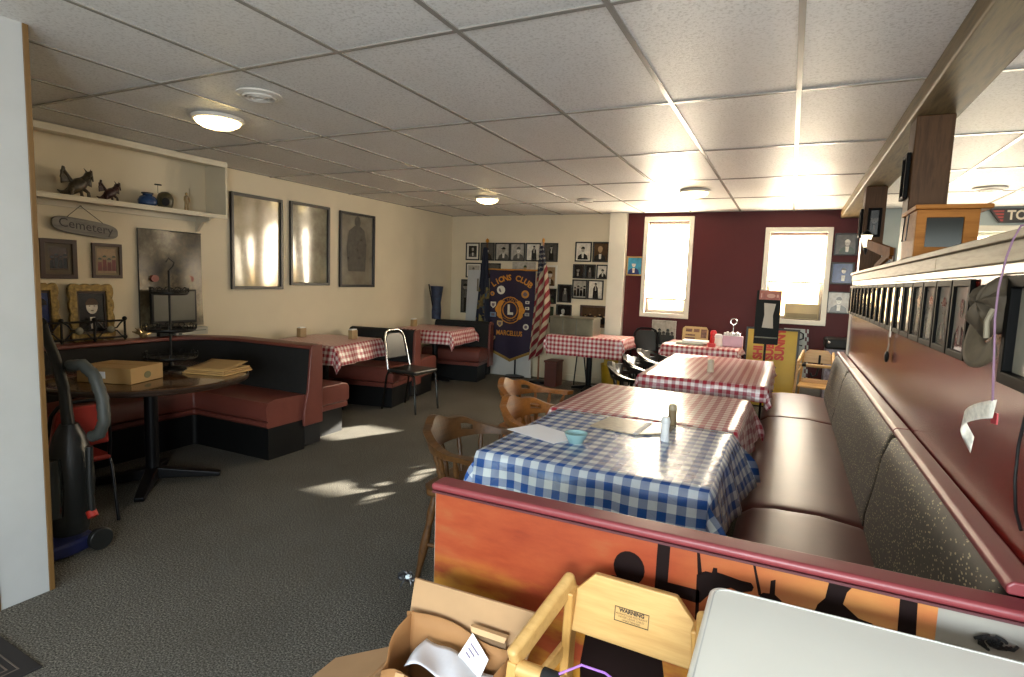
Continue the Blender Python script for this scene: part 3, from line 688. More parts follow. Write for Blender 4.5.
# ------------------------------------------------------------------ chairs
def captain(label, m, m2, loc, rz, group):
    """faces +Y; curved rail of arms and crest"""
    t = thing('captain_chair', label, 'chair', loc, rz, group)
    mb = MB(); seat = [(-.22, .2), (-.24, .0), (-.22, -.17), (-.14, -.225), (.14, -.225), (.22, -.17), (.24, 0), (.22, .2), (.1, .225), (-.1, .225)]
    mb.prism(seat, lambda u, v, d: V((u, v, d)), .425, .46); mb.build('seat', m, t, bevel=.012, seg=3)
    for sx in (-1, 1):
        for sy in (-1, 1):
            mb = MB(); p0 = V((sx*.16, sy*.15, .43)); p1 = V((sx*.215, sy*.215, 0)); pts = []; rs = []
            for k, r in enumerate((.016, .02, .024, .017, .021, .024, .02, .015, .012)): pts.append(p0.lerp(p1, k/8)); rs.append(r)
            mb.tube(pts, rs, 10); mb.build('leg', m2, t)
    mb = MB()
    for sx in (-1, 1): mb.tube([(sx*.195, .19, .17), (sx*.195, 0, .17), (sx*.195, -.19, .17)], [.009, .014, .009], 8)
    mb.tube([(-.195, 0, .17), (0, 0, .17), (.195, 0, .17)], [.009, .014, .009], 8); mb.build('stretcher', m2, t)
    # rail: U from right arm tip round the back to left arm tip
    def rail(s):   # s -1..1
        a = s*2.05; x = math.sin(a)*.275; y = -math.cos(a)*.25+.03
        if abs(a) > PI/2: ex = abs(a)-PI/2; x = math.copysign(.275+.01*ex, a); y = .03+ex*.27
        return x, y
    N = 44; vs = []; fs = []
    def hts(s):
        b = max(0, 1-abs(s)/.72); c = b*b*(3-2*b)
        top = .672+.088*c**.8+.012*math.cos(s*18)*c; bot = .645-.012*c; return bot, top
    mb = MB()
    for k in range(N):
        s0, s1 = -1+2*k/N, -1+2*(k+1)/N; q = []
        hole = .27 < abs((s0+s1)/2) < .43
        lay = [(0, 1)] if not hole else [(0, .36), (.68, 1)]
        for f0, f1 in lay:
            vs = []
            for s in (s0, s1):
                x, y = rail(s); bt, tp = hts(s); ln = math.hypot(x, y-.03) or 1; nx, ny = x/ln, (y-.03)/ln
                th = .021+.012*min(1, max(0, (abs(s)-.75)/.15))
                za, zb = bt+(tp-bt)*f0, bt+(tp-bt)*f1; lean = lambda z: (z-.645)*.35
                for z in (za, zb):
                    for w in (-th, th): vs.append((x+nx*(w+lean(z)), y+ny*(w+lean(z)), z))
            mb.add(vs, [(0, 2, 6, 4), (1, 5, 7, 3), (2, 3, 7, 6), (0, 4, 5, 1), (0, 1, 3, 2), (4, 6, 7, 5)])
    ob = mb.build('arm_rail', m, t, angle=50)
    w = ob.modifiers.new('w', 'WELD'); w.merge_threshold = .0004
    for s in (-.93, -.72, -.5, -.25, 0, .25, .5, .72, .93):
        x, y = rail(s); p1 = V((x, y, .655)); ln = math.hypot(x, y) or 1; p0 = V((x*.78, y*.78 if y < 0 else y*.6, .455))
        mb = MB(); mb.tube([p0.lerp(p1, k/6) for k in range(7)], [.008, .011, .016, .01, .015, .011, .008], 8); mb.build('spindle', m2, t)
    return t
CG = 'wooden captain chairs along the table row'
captain('brown wooden captain chair at the left side of the blue checked table', WALD, WALD, (-1.36, 2.5, 0), -PI/2+.06, CG)
captain('honey wooden captain chair at the left of the second table, the nearer of two', WALN, WALN, (-1.27, 3.17, 0), -PI/2-.05, CG)
captain('honey wooden captain chair farthest back of the three brown ones, pulled out from the row', WALN, WALN, (-1.58, 3.74, 0), -PI/2+.03, CG)
KG = 'black captain chairs along the long table'
b0 = captain('nearest of the three black captain chairs left of the long sunlit table', BWOOD, BWOOD, (-1.18, 5.13, 0), -PI/2, KG)
dup(b0, (-1.19, 5.72, 0), -PI/2+.04, 'middle of the three black captain chairs left of the long sunlit table')
dup(b0, (-1.2, 6.35, 0), -PI/2-.04, 'farthest of the three black captain chairs left of the long sunlit table')
def banquet(label, loc, rz, seatm, framem, group='metal framed chairs', legm=None):
    """faces +Y, metal tube frame, padded back and seat"""
    t = thing('banquet_chair', label, 'chair', loc, rz, group)
    mb = MB(); mb.box(-.2, .2, -.19, .21, .425, .465); mb.build('seat', seatm, t, bevel=.018, seg=3)
    mb = MB(); fnb = plane((0, -.225, .56), (-1, 0, 0), (0, -.18, 1)); mb.prism([(-.165, .0), (.165, 0), (.14, .25), (.09, .285), (-.09, .285), (-.14, .25)], fnb, -.012, .02); mb.build('backrest', seatm, t, bevel=.01, seg=3)
    pts = [(-.19, -.17, .43), (-.185, -.2, .55), (-.16, -.255, .8), (-.13, -.272, .85), (-.07, -.28, .872), (.07, -.28, .872), (.13, -.272, .85), (.16, -.255, .8), (.185, -.2, .55), (.19, -.17, .43)]
    mb = MB(); mb.tube(pts, .012, 10); mb.build('back_frame', framem, t)
    for sx in (-1, 1):
        mb = MB(); mb.tube([(sx*.185, .15, .43), (sx*.19, .19, .40), (sx*.2, .225, 0)], .011, 10); mb.build('leg', legm or framem, t)
        mb = MB(); mb.tube([(sx*.19, -.16, .45), (sx*.195, -.19, .38), (sx*.2, -.25, 0)], .011, 10); mb.build('leg', legm or framem, t)
    mb = MB(); mb.tube([(-.185, -.16, .415), (-.185, .16, .415), (.185, .16, .415), (.185, -.16, .415)], .009, 8, closed=True); mb.build('seat_frame', framem, t)
    return t
BV = M('black_vinyl', '#23221f', .3, var=.1, bump=.05, bs=20)
banquet('black padded chair with a chrome frame, standing alone by the left booths', (-3.74, 5.25, 0), -PI/2-.06, BV, CHROME, legm=M('dark_chrome', '#3a3835', .25, .9, var=0))
bc = banquet('black chair behind the right corner of the steel box table, against the pillar', (-1.78, 7.82, 0), PI, BV, BMETAL)
t = banquet('red vinyl chair between the vacuum cleaner and the round table', (-3.68, 1.80, 0), PI/2-.1, M('red_vinyl', '#8f2b22', .4, bump=.05), BMETAL)
t.scale = (.85, .85, .85)

# ------------------------------------------------------------------ right hand banquette
def speckle():
    t = NT('speckled_upholstery'); co = t.coord('Object', (1, .7, 1.6))
    vo = t.n('TexVoronoi'); vo.inputs['Scale'].default_value = 66; t.l(co, vo.inputs['Vector'])
    sp = t.math('LESS_THAN', vo.outputs['Distance'], .27)
    n1 = t.noise(co, 40, 2); k = t.math('MULTIPLY', sp, t.math('GREATER_THAN', n1, .43))
    bse = t.ramp(t.noise(co, 30, 3), [(.35, lin('#1b170f')), (.65, lin('#2d261b'))])
    t.l(t.mix(k, bse, lin('#a39878')), t.b.inputs['Base Color']); t.set(Roughness=.6); t.bump(n1, .1, .003); return t.m
SPK = speckle()
BN = ['nearest section of the long wall bench, with speckled back, behind the mural partition', 'middle and longest section of the bench, beside the red checked tables', 'farthest section of the long wall bench, before the little high chair']
for k, (ya, yb) in enumerate(((1.425, 2.84), (2.845, 4.95), (4.955, 6.15))):
    t = thing('banquette_section', BN[k], 'bench', (.2, (ya+yb)/2, 0), 0, 'sections of the wall bench')
    P = lambda u, v, d, ya=ya: V((u, ya+d, v)); w = yb-ya
    def cushion(prof, name, mat, crown, axis):
        # prof from grid with pillow edges
        mb = MB(); n = 26
        def edge(u):
            e = min(u, 1-u)*w; r = .05
            return math.sqrt(max(0, 1-(1-min(1, e/r))**2))
        kk = len(prof)
        vs = []; fs = []
        cx = sum(p[0] for p in prof)/kk; cz = sum(p[1] for p in prof)/kk
        us = [0, .004, .012, .025]+[.05+.9*i/16 for i in range(17)]+[.975, .988, .996, 1]
        for u in us:
            e = edge(u); f = .8+.2*e
            for (a, b) in prof: vs.append((cx+(a-cx)*(f if a < .44 else 1), ya+w*u, cz+(b-cz)*f))
        for i in range(len(us)-1):
            for j in range(kk): fs.append((i*kk+j, i*kk+(j+1) % kk, (i+1)*kk+(j+1) % kk, (i+1)*kk+j))
        fs += [tuple(range(kk))[::-1], tuple((len(us)-1)*kk+j for j in range(kk))]
        mb.add(vs, fs); return mb.build(name, mat, t, world=True, angle=60)
    cushion([(-.12, .36), (.40, .36), (.42, .45), (.36, .475), (.2, .495), (.0, .49), (-.09, .475), (-.14, .44), (-.145, .39)], 'seat', VINYL2, 1, 0)
    cushion([(.36, .46), (.46, .46), (.46, .895), (.45, .9), (.43, .885), (.405, .81), (.385, .66), (.36, .52)], 'backrest', SPK, 1, 1)
    mb = MB(); mb.prism([(-.08, .0), (.44, 0), (.44, .36), (-.08, .36)], P, .001, w-.001); mb.build('base', BLACK, t, world=True)
    mb = MB(); mb.prism([(.437, .897), (.497, .897), (.497, .918), (.49, .926), (.445, .926), (.434, .915)], P, 0, w-.004); mb.build('cap_rail', CAPV, t, world=True, bevel=.006)

# ------------------------------------------------------------------ mural partition
t = thing('mural_partition', 'low partition with an orange sunset mural and maroon padded cap', 'partition', (-.2, 1.39, 0))
mb = MB(); mb.box(-.88, .495, 1.362, 1.42, 0, .875); mb.build('panel', M('panel_grey', '#8b867c', .5), t, world=True, bevel=.003)
mb = MB(); mb.box(-.89, .497, 1.352, 1.424, .877, .899); mb.build('cap_rail', CAPV, t, world=True, bevel=.010, seg=3)
mb = MB(); mb.box(-.885, .497, 1.353, 1.36, .871, .877); mb.build('cap_piping', M('piping_dark', '#4e2024', .5), t, world=True)
def mural():
    n = NT('sunset_print'); co = n.coord('Object', (1.3, 1, 4.2)); a = n.noise(co, 3.0, 8, .68)
    b = n.noise(n.coord('Object', (2.2, 1, 8)), 2.0, 5, .6)
    c = n.ramp(a, [(.26, lin('#772c1b')), (.42, lin('#8a3a21')), (.55, lin('#944326')), (.68, lin('#945230')), (.8, lin('#a2723c'))])
    sx = n.n('SeparateXYZ'); n.l(n.n('TexCoord').outputs['Object'], sx.inputs[0])
    g = n.math('MULTIPLY', n.math('ADD', sx.outputs[0], .02), 2.4); g.node.use_clamp = True
    c = n.mix(g, c, n.ramp(b, [(.3, lin('#a96437')), (.6, lin('#b37c42')), (.8, lin('#b79054'))]))
    h = n.math('MULTIPLY', n.math('SUBTRACT', .71, sx.outputs[2]), 9.0); h.node.use_clamp = True
    y = n.ramp(b, [(.44, (0, 0, 0)), (.6, (1, 1, 1))])
    c = n.mix(n.math('MULTIPLY', h, y), c, lin('#b07a2c'))
    n.l(c, n.b.inputs['Base Color']); n.set(Roughness=.3); return n.m
fn = plane((0, 1.3605, 0), RGT, (0, 0, 1)); SIL = M('silhouette_ink', '#160a08', .6, var=.1, spec=.1)
mb = MB(); mb.flat(rect(-.876, .315, .02, .872), fn, 0, 0)
for pl in ([(-.241, .877), (-.211, .884), (-.212, .778), (-.138, .778), (-.136, .704), (-.144, .704), (-.145, .745), (-.242, .752)],
           [(-.147, .815), (-.136, .823), (-.128, .828), (-.114, .828), (-.112, .841), (-.103, .842), (-.102, .832), (-.082, .83), (-.051, .826), (-.029, .826), (-.023, .817), (-.026, .807), (-.049, .797), (-.071, .803), (-.095, .791), (-.115, .776), (-.135, .748), (-.145, .745)],
           [(-.151, .88), (-.145, .88), (-.135, .818), (-.145, .815)], [(-.031, .88), (-.026, .88), (-.005, .802), (-.012, .801)],
           [(-.013, .76), (-.011, .797), (-.004, .81), (.01, .812), (.01, .842), (.02, .847), (.021, .812), (.035, .802), (.034, .76)],
           [(.124, .88), (.176, .88), (.168, .873), (.157, .855), (.152, .828), (.182, .805), (.208, .801), (.215, .76), (.09, .76), (.105, .814), (.118, .832)],
           [(.25, .88), (.28, .88), (.288, .7), (.254, .7)],
           [(-.40, .02), (-.16, .02), (-.2, .5), (-.23, .68), (-.27, .72), (-.28, .76), (-.35, .76), (-.36, .72), (-.40, .66), (-.42, .5)]):
    mb.flat(pl, fn, .0006, 1)
mb.flat(circ(-.307, .789, .039, .043), fn, .0007, 1)
mb.build('mural_print', [mural(), SIL], t, world=True, smooth=False)

# ------------------------------------------------------------------ things on the half wall
t = thing('display_box', 'wooden display box with a dark glass front on top of the half wall', 'display box', (.6, 3.3, 1.65))
fn = plane((.6, 3.15, 1.65), RGT, (0, 0, 1))
mb = MB(); mb.ring(rect(-.115, .115, 0, .215), rect(-.075, .06, .05, .18), fn, -.02, 0); mb.build('front_frame', OAK, t, world=True, bevel=.004)
for xs in (.485, .703): mb = MB(); mb.box(xs, xs+.012, 3.17, 3.47, 1.65, 1.865); mb.build('side_panel', OAK, t, world=True, bevel=.002)
mb = MB(); mb.box(.485, .715, 3.46, 3.47, 1.65, 1.865); mb.box(.485, .715, 3.17, 3.47, 1.65, 1.66); mb.build('back_panel', M('box_inside', '#4a4238', .6), t, world=True)
mb = MB(); mb.box(.475, .755, 3.13, 3.49, 1.865, 1.885); mb.build('lid', OAK, t, world=True, bevel=.004)
mb = MB(); mb.box(.52, .665, 3.158, 3.162, 1.695, 1.835); mb.build('glass_front', M('smoked_glass', '#1b1a17', .12, var=0, spec=.15), t, world=True)
mb = MB(); mb.tube([(.478, 3.3, 1.86), (.474, 3.3, 1.74), (.474, 3.4, 1.74), (.478, 3.4, 1.86)], .003, 6); mb.build('wire_handle', BMETAL, t, world=True)
t = thing('wall_lantern', 'small lit lantern with flared glass on the farther wooden post', 'lantern', (.48, 5.68, 1.92))
mb = MB(); mb.lathe([(.018, 0), (.03, .05), (.042, .10)], (.54, 5.66, 1.86), 16); mb.build('glass_shade', M('lantern_glass', '#f4eedc', .2, var=0, emit='#fff2cc', es=1.2), t, world=True)
mb = MB(); mb.lathe([(.045, .1), (.03, .125), (.008, .14), (.001, .145)], (.54, 5.66, 1.86), 16); mb.build('cap', BMETAL, t, world=True)
mb = MB(); mb.lathe([(.02, 0), (.012, -.03), (.004, -.06)], (.54, 5.66, 1.86), 12); mb.bar((.54, 5.66, 1.82), (.54, 5.725, 1.85), .015, .02); mb.build('bracket', BMETAL, t, world=True)
EASEL = M('easel_board', '#6e4420', .8, var=.2, vs=10, spec=.05)
t = thing('wooden_easel', 'pair of brown boards propped in a V on the half wall, by the far post', 'wooden stand', (.55, 4.7, 1.65))
mb = MB(); mb.bar((.53, 5.4, 1.87), (.55, 4.3, 1.735), .02, .075); mb.build('sloping_board', EASEL, t, world=True, bevel=.004)
mb = MB(); mb.bar((.545, 4.95, 1.665), (.55, 4.28, 1.745), .022, .05); mb.build('strut', EASEL, t, world=True, bevel=.004)
t = thing('leaning_frame', 'dark frame edge standing on the half wall at the right edge of the picture', 'frame', (.6, 1.6, 1.65))
mb = MB(); fn = plane((.545, 1.52, 1.65), (0, -1, 0), (.12, 0, 1)); mb.ring(rect(-.16, .16, 0, .26), rect(-.13, .13, .03, .23), fn, 0, .02); mb.build('frame', FRK, t, world=True, bevel=.003)
mb = MB(); mb.flat(rect(-.13, .13, .03, .23), fn, .004); mb.build('picture', G['blue'], t, world=True)
# cap hanging from the wall
t = thing('baseball_cap', 'worn olive brown cap hanging on the framed photos of the half wall', 'cap', (.44, 1.87, 1.33))
OLV = M('cap_cloth', '#463c2e', .8, var=.3, vs=20, bump=.3, bs=60)
mb = MB()
Rm = Matrix.Rotation(math.radians(-75), 3, 'Y') @ Matrix.Rotation(.5, 3, 'X')
def crown(u, v):
    a = 2*PI*u; th = v*PI/2; r = .064*(1+.09*math.cos(6*a)*math.sin(th)); p = V((r*math.cos(a)*math.sin(th)*1.2, r*math.sin(a)*math.sin(th)*1.05, .062*math.cos(th)+.009*math.sin(5*a+3*v)))
    return V((.482, 1.85, 1.46))+Rm @ p
mb.grid(crown, 28, 10); mb.build('crown', OLV, t, world=True, solid=.003)
mb = MB()
def brim(u, v):
    a = -1.15+2.3*u; r = .07+.065*v; y = r*math.sin(a)*1.0; p = V((-.005-.0*u-.03*math.cos(a*1.3)*v+.02, y, -(.05+(r*math.cos(a)-.03))))
    return V((.46, 1.89, 1.455))+Matrix.Rotation(.35, 3, 'X') @ V((p.x, p.y, p.z))
mb.grid(brim, 16, 6); mb.build('brim', M('cap_brim', '#574d3c', .75, var=.25, vs=20, bump=.2), t, world=True, solid=.006)
mb = MB(); mb.tube([(.44, 1.74, 1.46), (.432, 1.745, 1.43), (.436, 1.75, 1.39)], .006, 6); mb.build('strap', M('cap_strap', '#8d8470', .7), t, world=True)
# purple string with tags
t = thing('purple_string', 'purple string with a price tag dangling over the maroon half wall', 'string', (.46, 1.78, 1.06))
mb = MB(); pts = [(.60, 1.72, 1.655), (.52, 1.71, 1.657), (.462, 1.70, 1.653), (.448, 1.69, 1.62), (.436, 1.675, 1.58), (.43, 1.68, 1.51), (.428, 1.672, 1.44), (.43, 1.66, 1.38), (.43, 1.625, 1.255)]
mb.tube(pts, .0024, 8); mb.build('cord', M('purple_cord', '#85667e', .6), t, world=True)
mb = MB(); mb.grid(lambda u, v: (.432-.015*math.sin(4*v), 1.605+.015*u+.20*math.sin(2.1*v)**.9 if v > 0 else 1.605+.015*u, 1.262-.045*u-.125*v), 4, 16); mb.build('paper_tag', M('receipt', '#e3ded2', .7, var=.2, vs=60), t, world=True, solid=.0008)
mb = MB(); mb.prism([(-.02, 0), (.02, .005), (.018, .03), (-.018, .028)], plane((.44, 1.63, 1.20), (0, -1, 0), (0, 0, 1)), 0, .003); mb.build('red_tag', M('tag_red', '#b0303a', .5), t, world=True)
t = thing('key_ring', 'chain with a black fob hanging under the framed photos of the half wall', 'keys', (.48, 3.56, 1.13))
mb = MB(); mb.tube([(.5, 3.605, 1.283), (.492, 3.6, 1.284), (.484, 3.585, 1.27), (.488, 3.575, 1.22), (.484, 3.565, 1.18)], .004, 6); mb.build('chain', STEEL, t, world=True)
mb = MB(); mb.ball((.482, 3.56, 1.155), (.012, .022, .03)); mb.build('fob', BLACK, t, world=True)
mb = MB(); mb.prism(rect(-.012, .012, 0, .06), plane((.488, 3.55, 1.26), (0, -1, 0), (0, 0, 1)), 0, .004); mb.build('white_tag', PAPER, t, world=True)
mb = MB(); mb.tube([(.49, 1.60, 1.30), (.488, 1.615, 1.24), (.488, 1.635, 1.16), (.488, 1.63, 1.08), (.487, 1.60, 1.02), (.488, 1.56, .99)], .0035, 8)
solo(mb, 'hanging_cable', BLACK, 'thin black cable looping on the maroon wall at the right edge', 'cable')
mb = MB()
for k in range(26):
    a = random.uniform(0, 6.28); r = random.uniform(0, .02); mb.tube([(.405+r*math.cos(a)*1.4, 1.352, .83+r*math.sin(a)*.6), (.405+r*1.6*math.cos(a+.6), 1.345, .83+r*.8*math.sin(a+.6)), (.405+r*1.9*math.cos(a+1.2), 1.35, .828+r*math.sin(a+1.2))], .003, 5)
solo(mb, 'black_tassel', BLACKF, 'ragged black tuft on the grey end of the mural partition', 'tuft')

# ------------------------------------------------------------------ shelf on the left wall
t = thing('wall_shelf', 'long cream shelf unit with an end panel, high on the left wall', 'shelf', (-4.88, 2.75, 1.9))
SHM2 = M('shelf_cream', '#d2c9b2', .5, var=.04)
mb = MB(); mb.box(XL, -4.75, 1.36, 3.73, 1.96, 1.985); mb.build('shelf_board', SHM2, t, world=True, bevel=.004)
mb = MB(); mb.box(-4.765, -4.745, 1.36, 3.73, 1.945, 1.965); mb.box(XL, XL+.02, 1.36, 3.73, 1.915, 1.96); mb.build('lip', SHM2, t, world=True, bevel=.003)
mb = MB(); mb.box(XL, -4.75, 3.71, 3.73, 1.985, 2.44); mb.build('end_panel', SHM2, t, world=True, bevel=.003)
mb = MB(); mb.box(-4.79, -4.745, 1.36, 3.73, 2.41, 2.45); mb.box(XL, -4.75, 1.36, 3.73, 2.44, 2.462); mb.build('top_moulding', SHM2, t, world=True, bevel=.004)
mb = MB(); mb.prism([(0, 0), (.2, 0), (.19, -.03), (.1, -.05), (.06, -.09), (.03, -.13), (0, -.14)], lambda u, v, d: V((XL+u, 3.6+d, 1.96+v)), 0, .025); mb.build('bracket', SHM2, t, world=True, bevel=.003)
ZS = 1.986
def dragon(label, y, s, col):
    t = thing('creature_sculpture', label, 'sculpture', (-4.88, y, ZS), 0, 'sculptures on the wall shelf'); m = M('sculpt_'+col[1:], col, .4, var=.4, vs=40, bump=.4, bs=90)
    mb = MB(); mb.tube([(0, -.05*s, .02*s), (.01*s, -.02*s, .06*s), (0, .02*s, .09*s), (0, .05*s, .12*s), (.03*s, .06*s, .15*s)], [.02*s, .04*s, .045*s, .03*s, .018*s], 12); mb.ball((.035*s, .06*s, .16*s), (.03*s, .02*s, .02*s)); mb.build('body', m, t)
    for sg in (-1, 1):
        mb = MB(); mb.tube([(0, sg*.03*s, .1*s), (-.01, sg*.07*s, .17*s), (0, sg*.085*s+.01, .19*s), (.01, sg*.1*s, .12*s)], [.012*s, .01*s, .008*s, .004*s], 8); mb.grid(lambda u, v: (0, sg*(.03+.065*u)*s, (.1+.07*u-.09*v*u)*s), 6, 4); mb.build('wing', m, t, solid=.003)
        for q in (-1, 1):
            mb = MB(); mb.tube([(q*.02*s, sg*.03*s, .06*s), (q*.04*s, sg*.05*s, .035*s), (q*.04*s, sg*.055*s, 0)], [.014*s, .01*s, .012*s], 8); mb.build('leg', m, t)
    mb = MB(); mb.tube([(0, -.05*s, .03*s), (.01, -.1*s, .02*s), (.03*s, -.13*s, .03*s)], [.018*s, .01*s, .004*s], 8); mb.build('tail', m, t)
    mb = MB()
    for q in (-1, 1): mb.tube([(.03*s, .06*s+q*.01*s, .175*s), (.02*s, .06*s+q*.022*s, .2*s)], [.005*s, .001], 6)
    mb.build('horn', m, t)
dragon('greenish winged creature sculpture, leftmost on the wall shelf', 2.54, 1.1, '#4a4030')
dragon('dark red spiky creature sculpture beside the greenish winged one', 2.77, .8, '#3a1f1c')
t = thing('glass_jar', 'squat blue glass jar on the wall shelf', 'jar', (-4.88, 3.07, ZS))
mb = MB(); mb.lathe([(.05, 0), (.07, .02), (.072, .05), (.055, .08), (.035, .09), (.037, .1)], n=24); mb.build('body', M('blue_glaze', '#23406a', .12, var=.3, vs=12), t)
mb = MB(); mb.lathe([(.045, .1), (.045, .112), (.001, .114)], n=20); mb.build('lid', M('jar_lid', '#2c2c30', .3), t)
t = thing('rounded_ornament', 'mottled olive rounded ornament between the blue jar and the tiny figurine', 'ornament', (-4.88, 3.22, ZS))
mb = MB(); mb.lathe([(.05, 0), (.062, .04), (.065, .08), (.05, .12), (.025, .138), (.001, .142)], n=20); mb.build('shell', M('olive_mottle', '#4a452e', .35, var=.5, vs=25), t)
mb = MB(); mb.prism(circ(0, .05, .028, .035, 12), plane((.05, -.03, .0), (.5, 1, 0), (0, 0, 1)), 0, .016); mb.build('face_opening', DARK, t)
mb = MB(); mb.tube([(0, -.06, .12), (0, -.06, .19)], .002, 6); mb.tube([(0, -.085, .19), (0, -.03, .192)], .006, 8); mb.build('antenna', BLACK, t)
t = thing('standing_figurine', 'tiny tan standing figurine near the shelf end panel', 'figurine', (-4.86, 3.4, ZS)); TAN = M('figurine_tan', '#8a7248', .4, var=.3, vs=60)
mb = MB(); mb.tube([(0, -.012, 0), (0, -.01, .05), (0, -.006, .08)], [.009, .007, .009], 8); mb.tube([(0, .014, 0), (0, .011, .05), (0, .006, .08)], [.009, .007, .009], 8); mb.tube([(0, 0, .075), (0, 0, .1), (0, 0, .125), (0, 0, .137)], [.014, .015, .018, .006], 10); mb.ball((0, 0, .148), (.011, .01, .014)); mb.tube([(0, -.018, .122), (.006, -.024, .095), (.012, -.02, .075)], .005, 6); mb.tube([(0, .018, .122), (.006, .024, .095), (.012, .02, .075)], .005, 6); mb.build('body', TAN, t)
mb = MB(); mb.tube([(.012, .022, .06), (.012, .02, .2)], .002, 6); mb.build('staff', TAN, t)
# cemetery sign
fn = plane((-5.01, 2.655, 1.77), LFT, (0, 0, 1)); sl = -.10
t = thing('oval_sign', 'grey oval wooden sign reading Cemetery hanging from a string under the shelf', 'sign', (-5.01, 2.655, 1.72))
f2 = lambda u, v, d=0: fn(u, v+u*sl, d)
ov = [(x*.235+(.0), y*.062) for x, y in [(math.copysign(min(1, abs(math.cos(a))**.5), math.cos(a)), math.copysign(abs(math.sin(a))**.7, math.sin(a))) for a in [2*PI*k/40 for k in range(40)]]]
mb = MB(); mb.prism(ov, f2, 0, .022); mb.build('board', wood('grey_sign', '#4c4a46', '#7c7870', .5, 1), t, world=True, bevel=.005)
mb = MB(); mb.text('Cemetery', .095, lambda u, v, d=0: f2(u, v+.008, d), .0235, sx=1.0); mb.build('lettering', M('sign_black', '#141210', .5), t, world=True)
mb = MB(); mb.tube([fn(-.13, .07, .01), fn(-.03, .165, .004), fn(.13, .045, .01)], .0025, 6); mb.build('string', BMETAL, t, world=True)
mb = MB(); mb.tube([fn(-.03, .165, 0), fn(-.03, .165, .02)], .004, 6); mb.build('nail', STEEL, t, world=True)

# booth ledge objects
t = thing('candle_rack', 'black wrought iron candle rack in front of the ornate frames', 'candle holder', (-4.93, 2.57, .876)); IR = M('wrought_iron', '#1c1a16', .5, .5, var=.3, vs=50)
mb = MB()
for z in (.905, 1.04): mb.tube([(-4.925, 2.2, z), (-4.925, 2.88, z)], .008, 8)
for y in (2.2, 2.42, 2.65, 2.88): mb.tube([(-4.925, y, .878), (-4.925, y, 1.05)], .009, 8); mb.ball((-4.925, y, 1.055), .018); mb.ball((-4.925, y, .905), .018)
mb.build('rack_frame', IR, t, world=True)
for yc_ in (2.31, 2.535, 2.765):
    mb = MB()
    for sg in (-1, 1):
        for sz in (-1, 1): mb.tube([(-4.92, yc_, .972), (-4.92, yc_+sg*.05, .972+sz*.012), (-4.92, yc_+sg*.08, .972+sz*.05), (-4.92, yc_+sg*.1, .972+sz*.065)], .006, 6)
    mb.build('scrollwork', IR, t, world=True)
    mb = MB(); mb.ball((-4.915, yc_, .972), (.02, .03, .03)); mb.build('glass_cup', M('cup_glass', '#8d8a78', .15, var=.3, vs=30), t, world=True)
t = thing('small_screen', 'small grey flat screen standing on the booth ledge before the cloth poster', 'monitor', (-4.93, 3.32, .876))
mb = MB(); mb.box(-4.96, -4.93, 3.11, 3.53, .99, 1.29); mb.build('bezel', BLACK, t, world=True, bevel=.006)
mb = MB(); mb.box(-4.931, -4.928, 3.13, 3.51, 1.015, 1.275); mb.build('screen', M('screen_grey', '#5b5a50', .25, var=.05), t, world=True)
mb = MB(); mb.box(-4.97, -4.92, 3.17, 3.3, .878, .99); mb.build('stand', BLACK, t, world=True, bevel=.004)
t = thing('disc_player', 'flat silver disc player on the booth ledge under the grey screen', 'disc player', (-4.93, 3.44, .876))
mb = MB(); mb.box(-5.0, -4.905, 3.31, 3.62, .878, .945); mb.build('case', M('player_silver', '#9a988c', .35, .3, var=.05), t, world=True, bevel=.005)
mb = MB(); mb.box(-4.906, -4.902, 3.33, 3.6, .915, .92); mb.box(-4.906, -4.902, 3.33, 3.36, .885, .9); mb.build('disc_slot', DARK, t, world=True)
t = thing('crystal_ornament', 'sparkly crumpled gold ornament on the booth ledge left of the grey screen', 'ornament', (-4.93, 3.03, .876))
mb = MB(); rnd = random.Random(3)
for k in range(26):
    a, b = rnd.uniform(0, 6.28), rnd.uniform(.1, 1.5); d = V((math.cos(a)*math.cos(b)*.5, math.sin(a)*math.cos(b), math.sin(b))); mb.tube([V((-4.93, 3.03, .905)), V((-4.93, 3.03, .905))+d*rnd.uniform(.05, .1)], [.016, .003], 5)
mb.ball((-4.93, 3.03, .905), .03); mb.build('petals', M('gold_foil', '#8d7a50', .3, .5, var=.5, vs=60), t, world=True)
# tiered tray on the round table
t = thing('tiered_stand', 'black wire three tier stand rising from the middle of the round table', 'stand', (-3.98, 2.64, .762))
mb = MB(); mb.tube([(0, 0, 0), (0, 0, .70)], .008, 8); mb.tube([(0, -.0, .70), (0, .03, .73), (0, .04, .76), (0, 0, .79), (0, -.02, .76)], .005, 8); mb.build('pole', IR, t)
for z, r in ((.07, .17), (.27, .165), (.53, .12)):
    mb = MB(); mb.lathe([(.001, z), (r*.9, z), (r, z+.012), (r, z+.022), (r*.96, z+.02), (r*.9, z+.006), (.001, z+.005)], n=32); mb.build('tray', IR, t)
    mb = MB()
    for k in range(12):
        a = k*PI/6; c = V((r*math.cos(a), r*math.sin(a), z+.035)); tg = V((-math.sin(a), math.cos(a), 0)); mb.tube([c+tg*(.022*math.cos(q*PI/4))+V((0, 0, .018*math.sin(q*PI/4))) for q in range(8)], .003, 5, closed=True)
    mb.build('scroll_rim', IR, t)
mb = MB(); mb.lathe([(.11, 0), (.11, .006), (.02, .02), (.01, .06)], n=24); mb.build('foot', IR, t)
